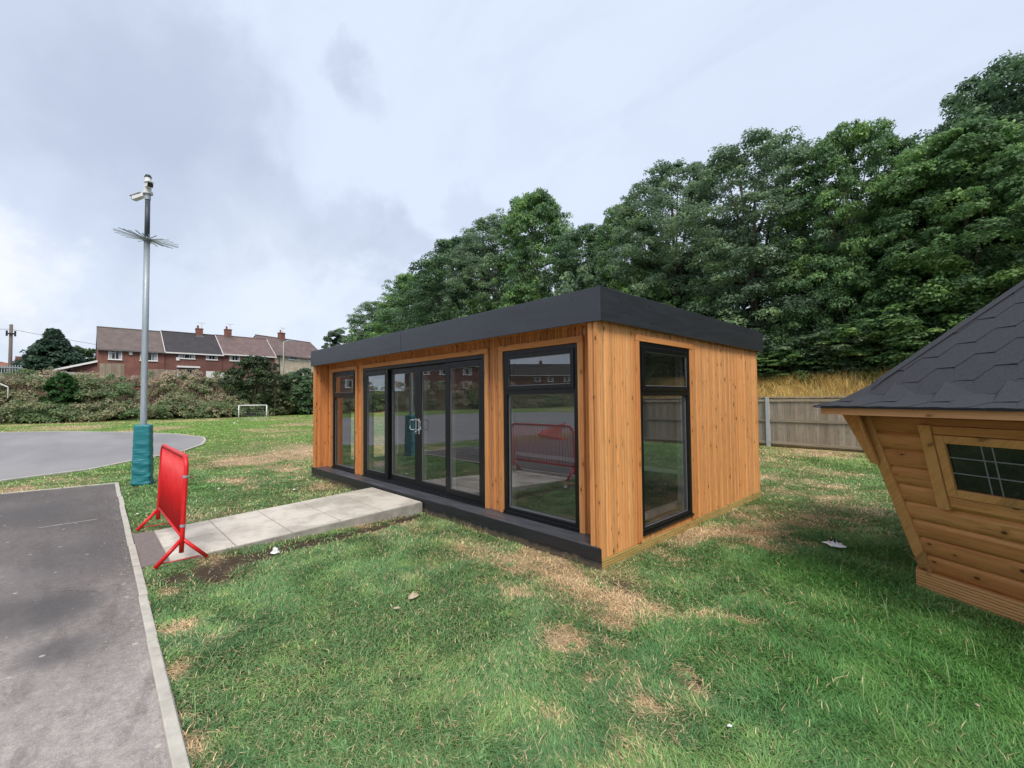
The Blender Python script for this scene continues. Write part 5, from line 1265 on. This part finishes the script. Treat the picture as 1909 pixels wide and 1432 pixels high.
mb = MB(); mb.tube([PD(1.0, .12, 3), PD(1.0, .12, 8.6)], .06, 6); mb.build('drainpipe', M['black'], hD)
# more houses, out of frame to the left: they are what the glazing mirrors
for k, (a, b_, lab) in enumerate((((-70, -17), (-69, -30), 'brick house further left, mirrored in the doors'), ((-68, -38), (-63, -50), 'brick house further left, mirrored between door stiles'), ((-84, -78), (-73, -92), 'brick house mirrored in the right front window'), ((-66, -98), (-52, -108), 'brick house mirrored at the right of the front window'))):
    L_ = math.hypot(b_[0]-a[0], b_[1]-a[1]); w_ = []
    P0_, P1_ = (b_, a)
    for s_ in (1.5, 6., 9.5): w_ += [(10000+s_, 6.2, 10000+s_+1.7, 7.4, 3), (10000+s_, 3.7, 10000+s_+1.8, 5., 3)]
    house('brick_house', lab, P0_, P1_, 8.0, 11.0, M['brickd'], (M['tileB'], M['tileA'])[k % 2], w_, chim=(L_/2, .9))
# garden walls and board fences at the top of the bank
for (u0, v0, u1, v1, nm, lab, mk) in ((185, 677, 232, 679, 'garden_fence', 'weathered garden fence in front of the left brick house', 'oldfence'), (262, 688, 330, 690, 'garden_fence', 'low grey garden fence in front of the terrace gap', 'oldfence'), (88, 693, 165, 696, 'garden_wall', 'pale low garden wall under the carport', 'concrete')):
    a = plane_x(u0, v0, -62.); b_ = plane_x(u1, v1, -62.); mb = MB(); L_ = b_[1]-a[1]; nbd = max(2, int(L_/.9))
    for k in range(nbd): mb.box(-62.06, -61.98, a[1]+L_*k/nbd+.01, a[1]+L_*(k+1)/nbd-.01, 2.7, (a[2]+b_[2])/2+.04*(k % 2))
    o = mb.build(nm, M[mk]); tag(o, lab, 'fence' if 'fence' in nm else 'wall')
# distant bungalow roof at the left edge
p = plane_x(60, 684, -128); hz = thing('bungalow', 'distant orange-roofed bungalow at the far left edge', 'house', (-130, p[1]-4, 3))
mb = MB(); za = plane_x(0, 668, -128)[2]; zb_ = plane_x(60, 683, -128)[2]; ya, yb_ = plane_x(-60, 668, -128)[1], p[1]
mb.loft([[(-126, ya, zb_-.4), (-126, yb_, zb_-.4), (-134, yb_, zb_-.4), (-134, ya, zb_-.4)], [(-129.8, ya, za+.4), (-129.8, yb_-8, za+.4), (-130.2, yb_-8, za+.4), (-130.2, ya, za+.4)]]); rfb = mb.build('roof', M['tileD'], hz)
mb = MB(); mb.box(-133.6, -126.6, ya+.4, yb_-.4, 2, zb_-.38); mb.build('wall', M['brick'], hz)
cpt = plane_x(35, 672, -129); mb = MB(); mb.box(-130, -129, cpt[1]-.5, cpt[1]+.5, zb_, cpt[2]+.8); sub(mb.build('chimney', M['brick'], None), rfb)
# utility pole, street lamp
p = plane_x(21, 605, -66.); up_ = thing('utility_pole', 'brown wooden utility pole at the left edge with insulators and wires', 'utility pole', (p[0], p[1], 2.9)); b0 = np.array([p[0], p[1], 2.8])
mb = MB(); mb.tube([b0-[0, 0, 2], [p[0], p[1], p[2]]], .17, 10, .13); mb.build('pole_shaft', M['polewood'], up_, True)
mb = MB()
for dz in (.9, 5.0): mb.box(p[0]-.1, p[0]+.1, p[1]-.36, p[1]-.22, p[2]-dz-.3, p[2]-dz+.25); mb.box(p[0]-.1, p[0]+.1, p[1]+.22, p[1]+.36, p[2]-dz-.3, p[2]-dz+.25); mb.box(p[0]+.2, p[0]+.26, p[1]-.24, p[1]+.24, p[2]-dz-.15, p[2]-dz)
mb.build('insulator', M['black'], up_)
mb = MB()
for dz, e_ in ((.5, (-100, -60, 13)), (.5, (-95, 30, 9))): mb.tube([np.array([p[0], p[1], p[2]-dz])*(1-f_)+np.array(e_)*f_-np.array([0, 0, 1.2*math.sin(math.pi*f_)]) for f_ in np.linspace(0, 1, 9)], .018, 4)
mb.build('wire', M['wire'], up_)
p = plane_x(529, 635, -64.); sl_ = thing('street_lamp', 'grey concrete street lamp in front of the cream stone house', 'street lamp', (p[0], p[1], 2.9))
mb = MB(); mb.tube([(p[0], p[1], 2.), (p[0], p[1], p[2]-.2), (p[0], p[1]+.5, p[2]), (p[0], p[1]+.9, p[2]+.02)], .10, 8, .06); mb.build('lamp_post', M['concrete'], sl_, True)
mb = MB(); mb.box(p[0]-.12, p[0]+.12, p[1]+.7, p[1]+1.3, p[2]-.06, p[2]+.08); mb.build('lamp_head', M['galv'], sl_)
# steel palisade and white rail at the left edge
p = plane_x(-30, 700, -60); q = plane_x(42, 700, -60); pf = thing('palisade_fence', 'grey palisade fence behind the scrub at the left edge', 'fence', (-60, q[1], 2.9)); mb = MB(); y_ = p[1]
while y_ < q[1]: mb.box(-60.02, -59.98, y_, y_+.06, 2.6, 5.2); y_ += .17
mb.box(-59.97, -59.93, p[1], q[1], 4.9, 5.0); mb.box(-59.97, -59.93, p[1], q[1], 3.1, 3.2); mb.build('pale', M['galv'], pf)
a = plane_x(-25, 705, -52); b_ = plane_x(15, 722, -52); rl = thing('handrail', 'white sloping handrail at the left edge of the far bank', 'railing', (a[0], a[1], 2)); mb = MB(); mb.tube([a, b_], .06, 6); mb.tube([b_, b_-[0, 0, .9]], .035, 6); mb.tube([a, a-[0, 0, 1.2]], .035, 6)
mb.build('rail', M['whiteupvc'], rl)
print('scene built')
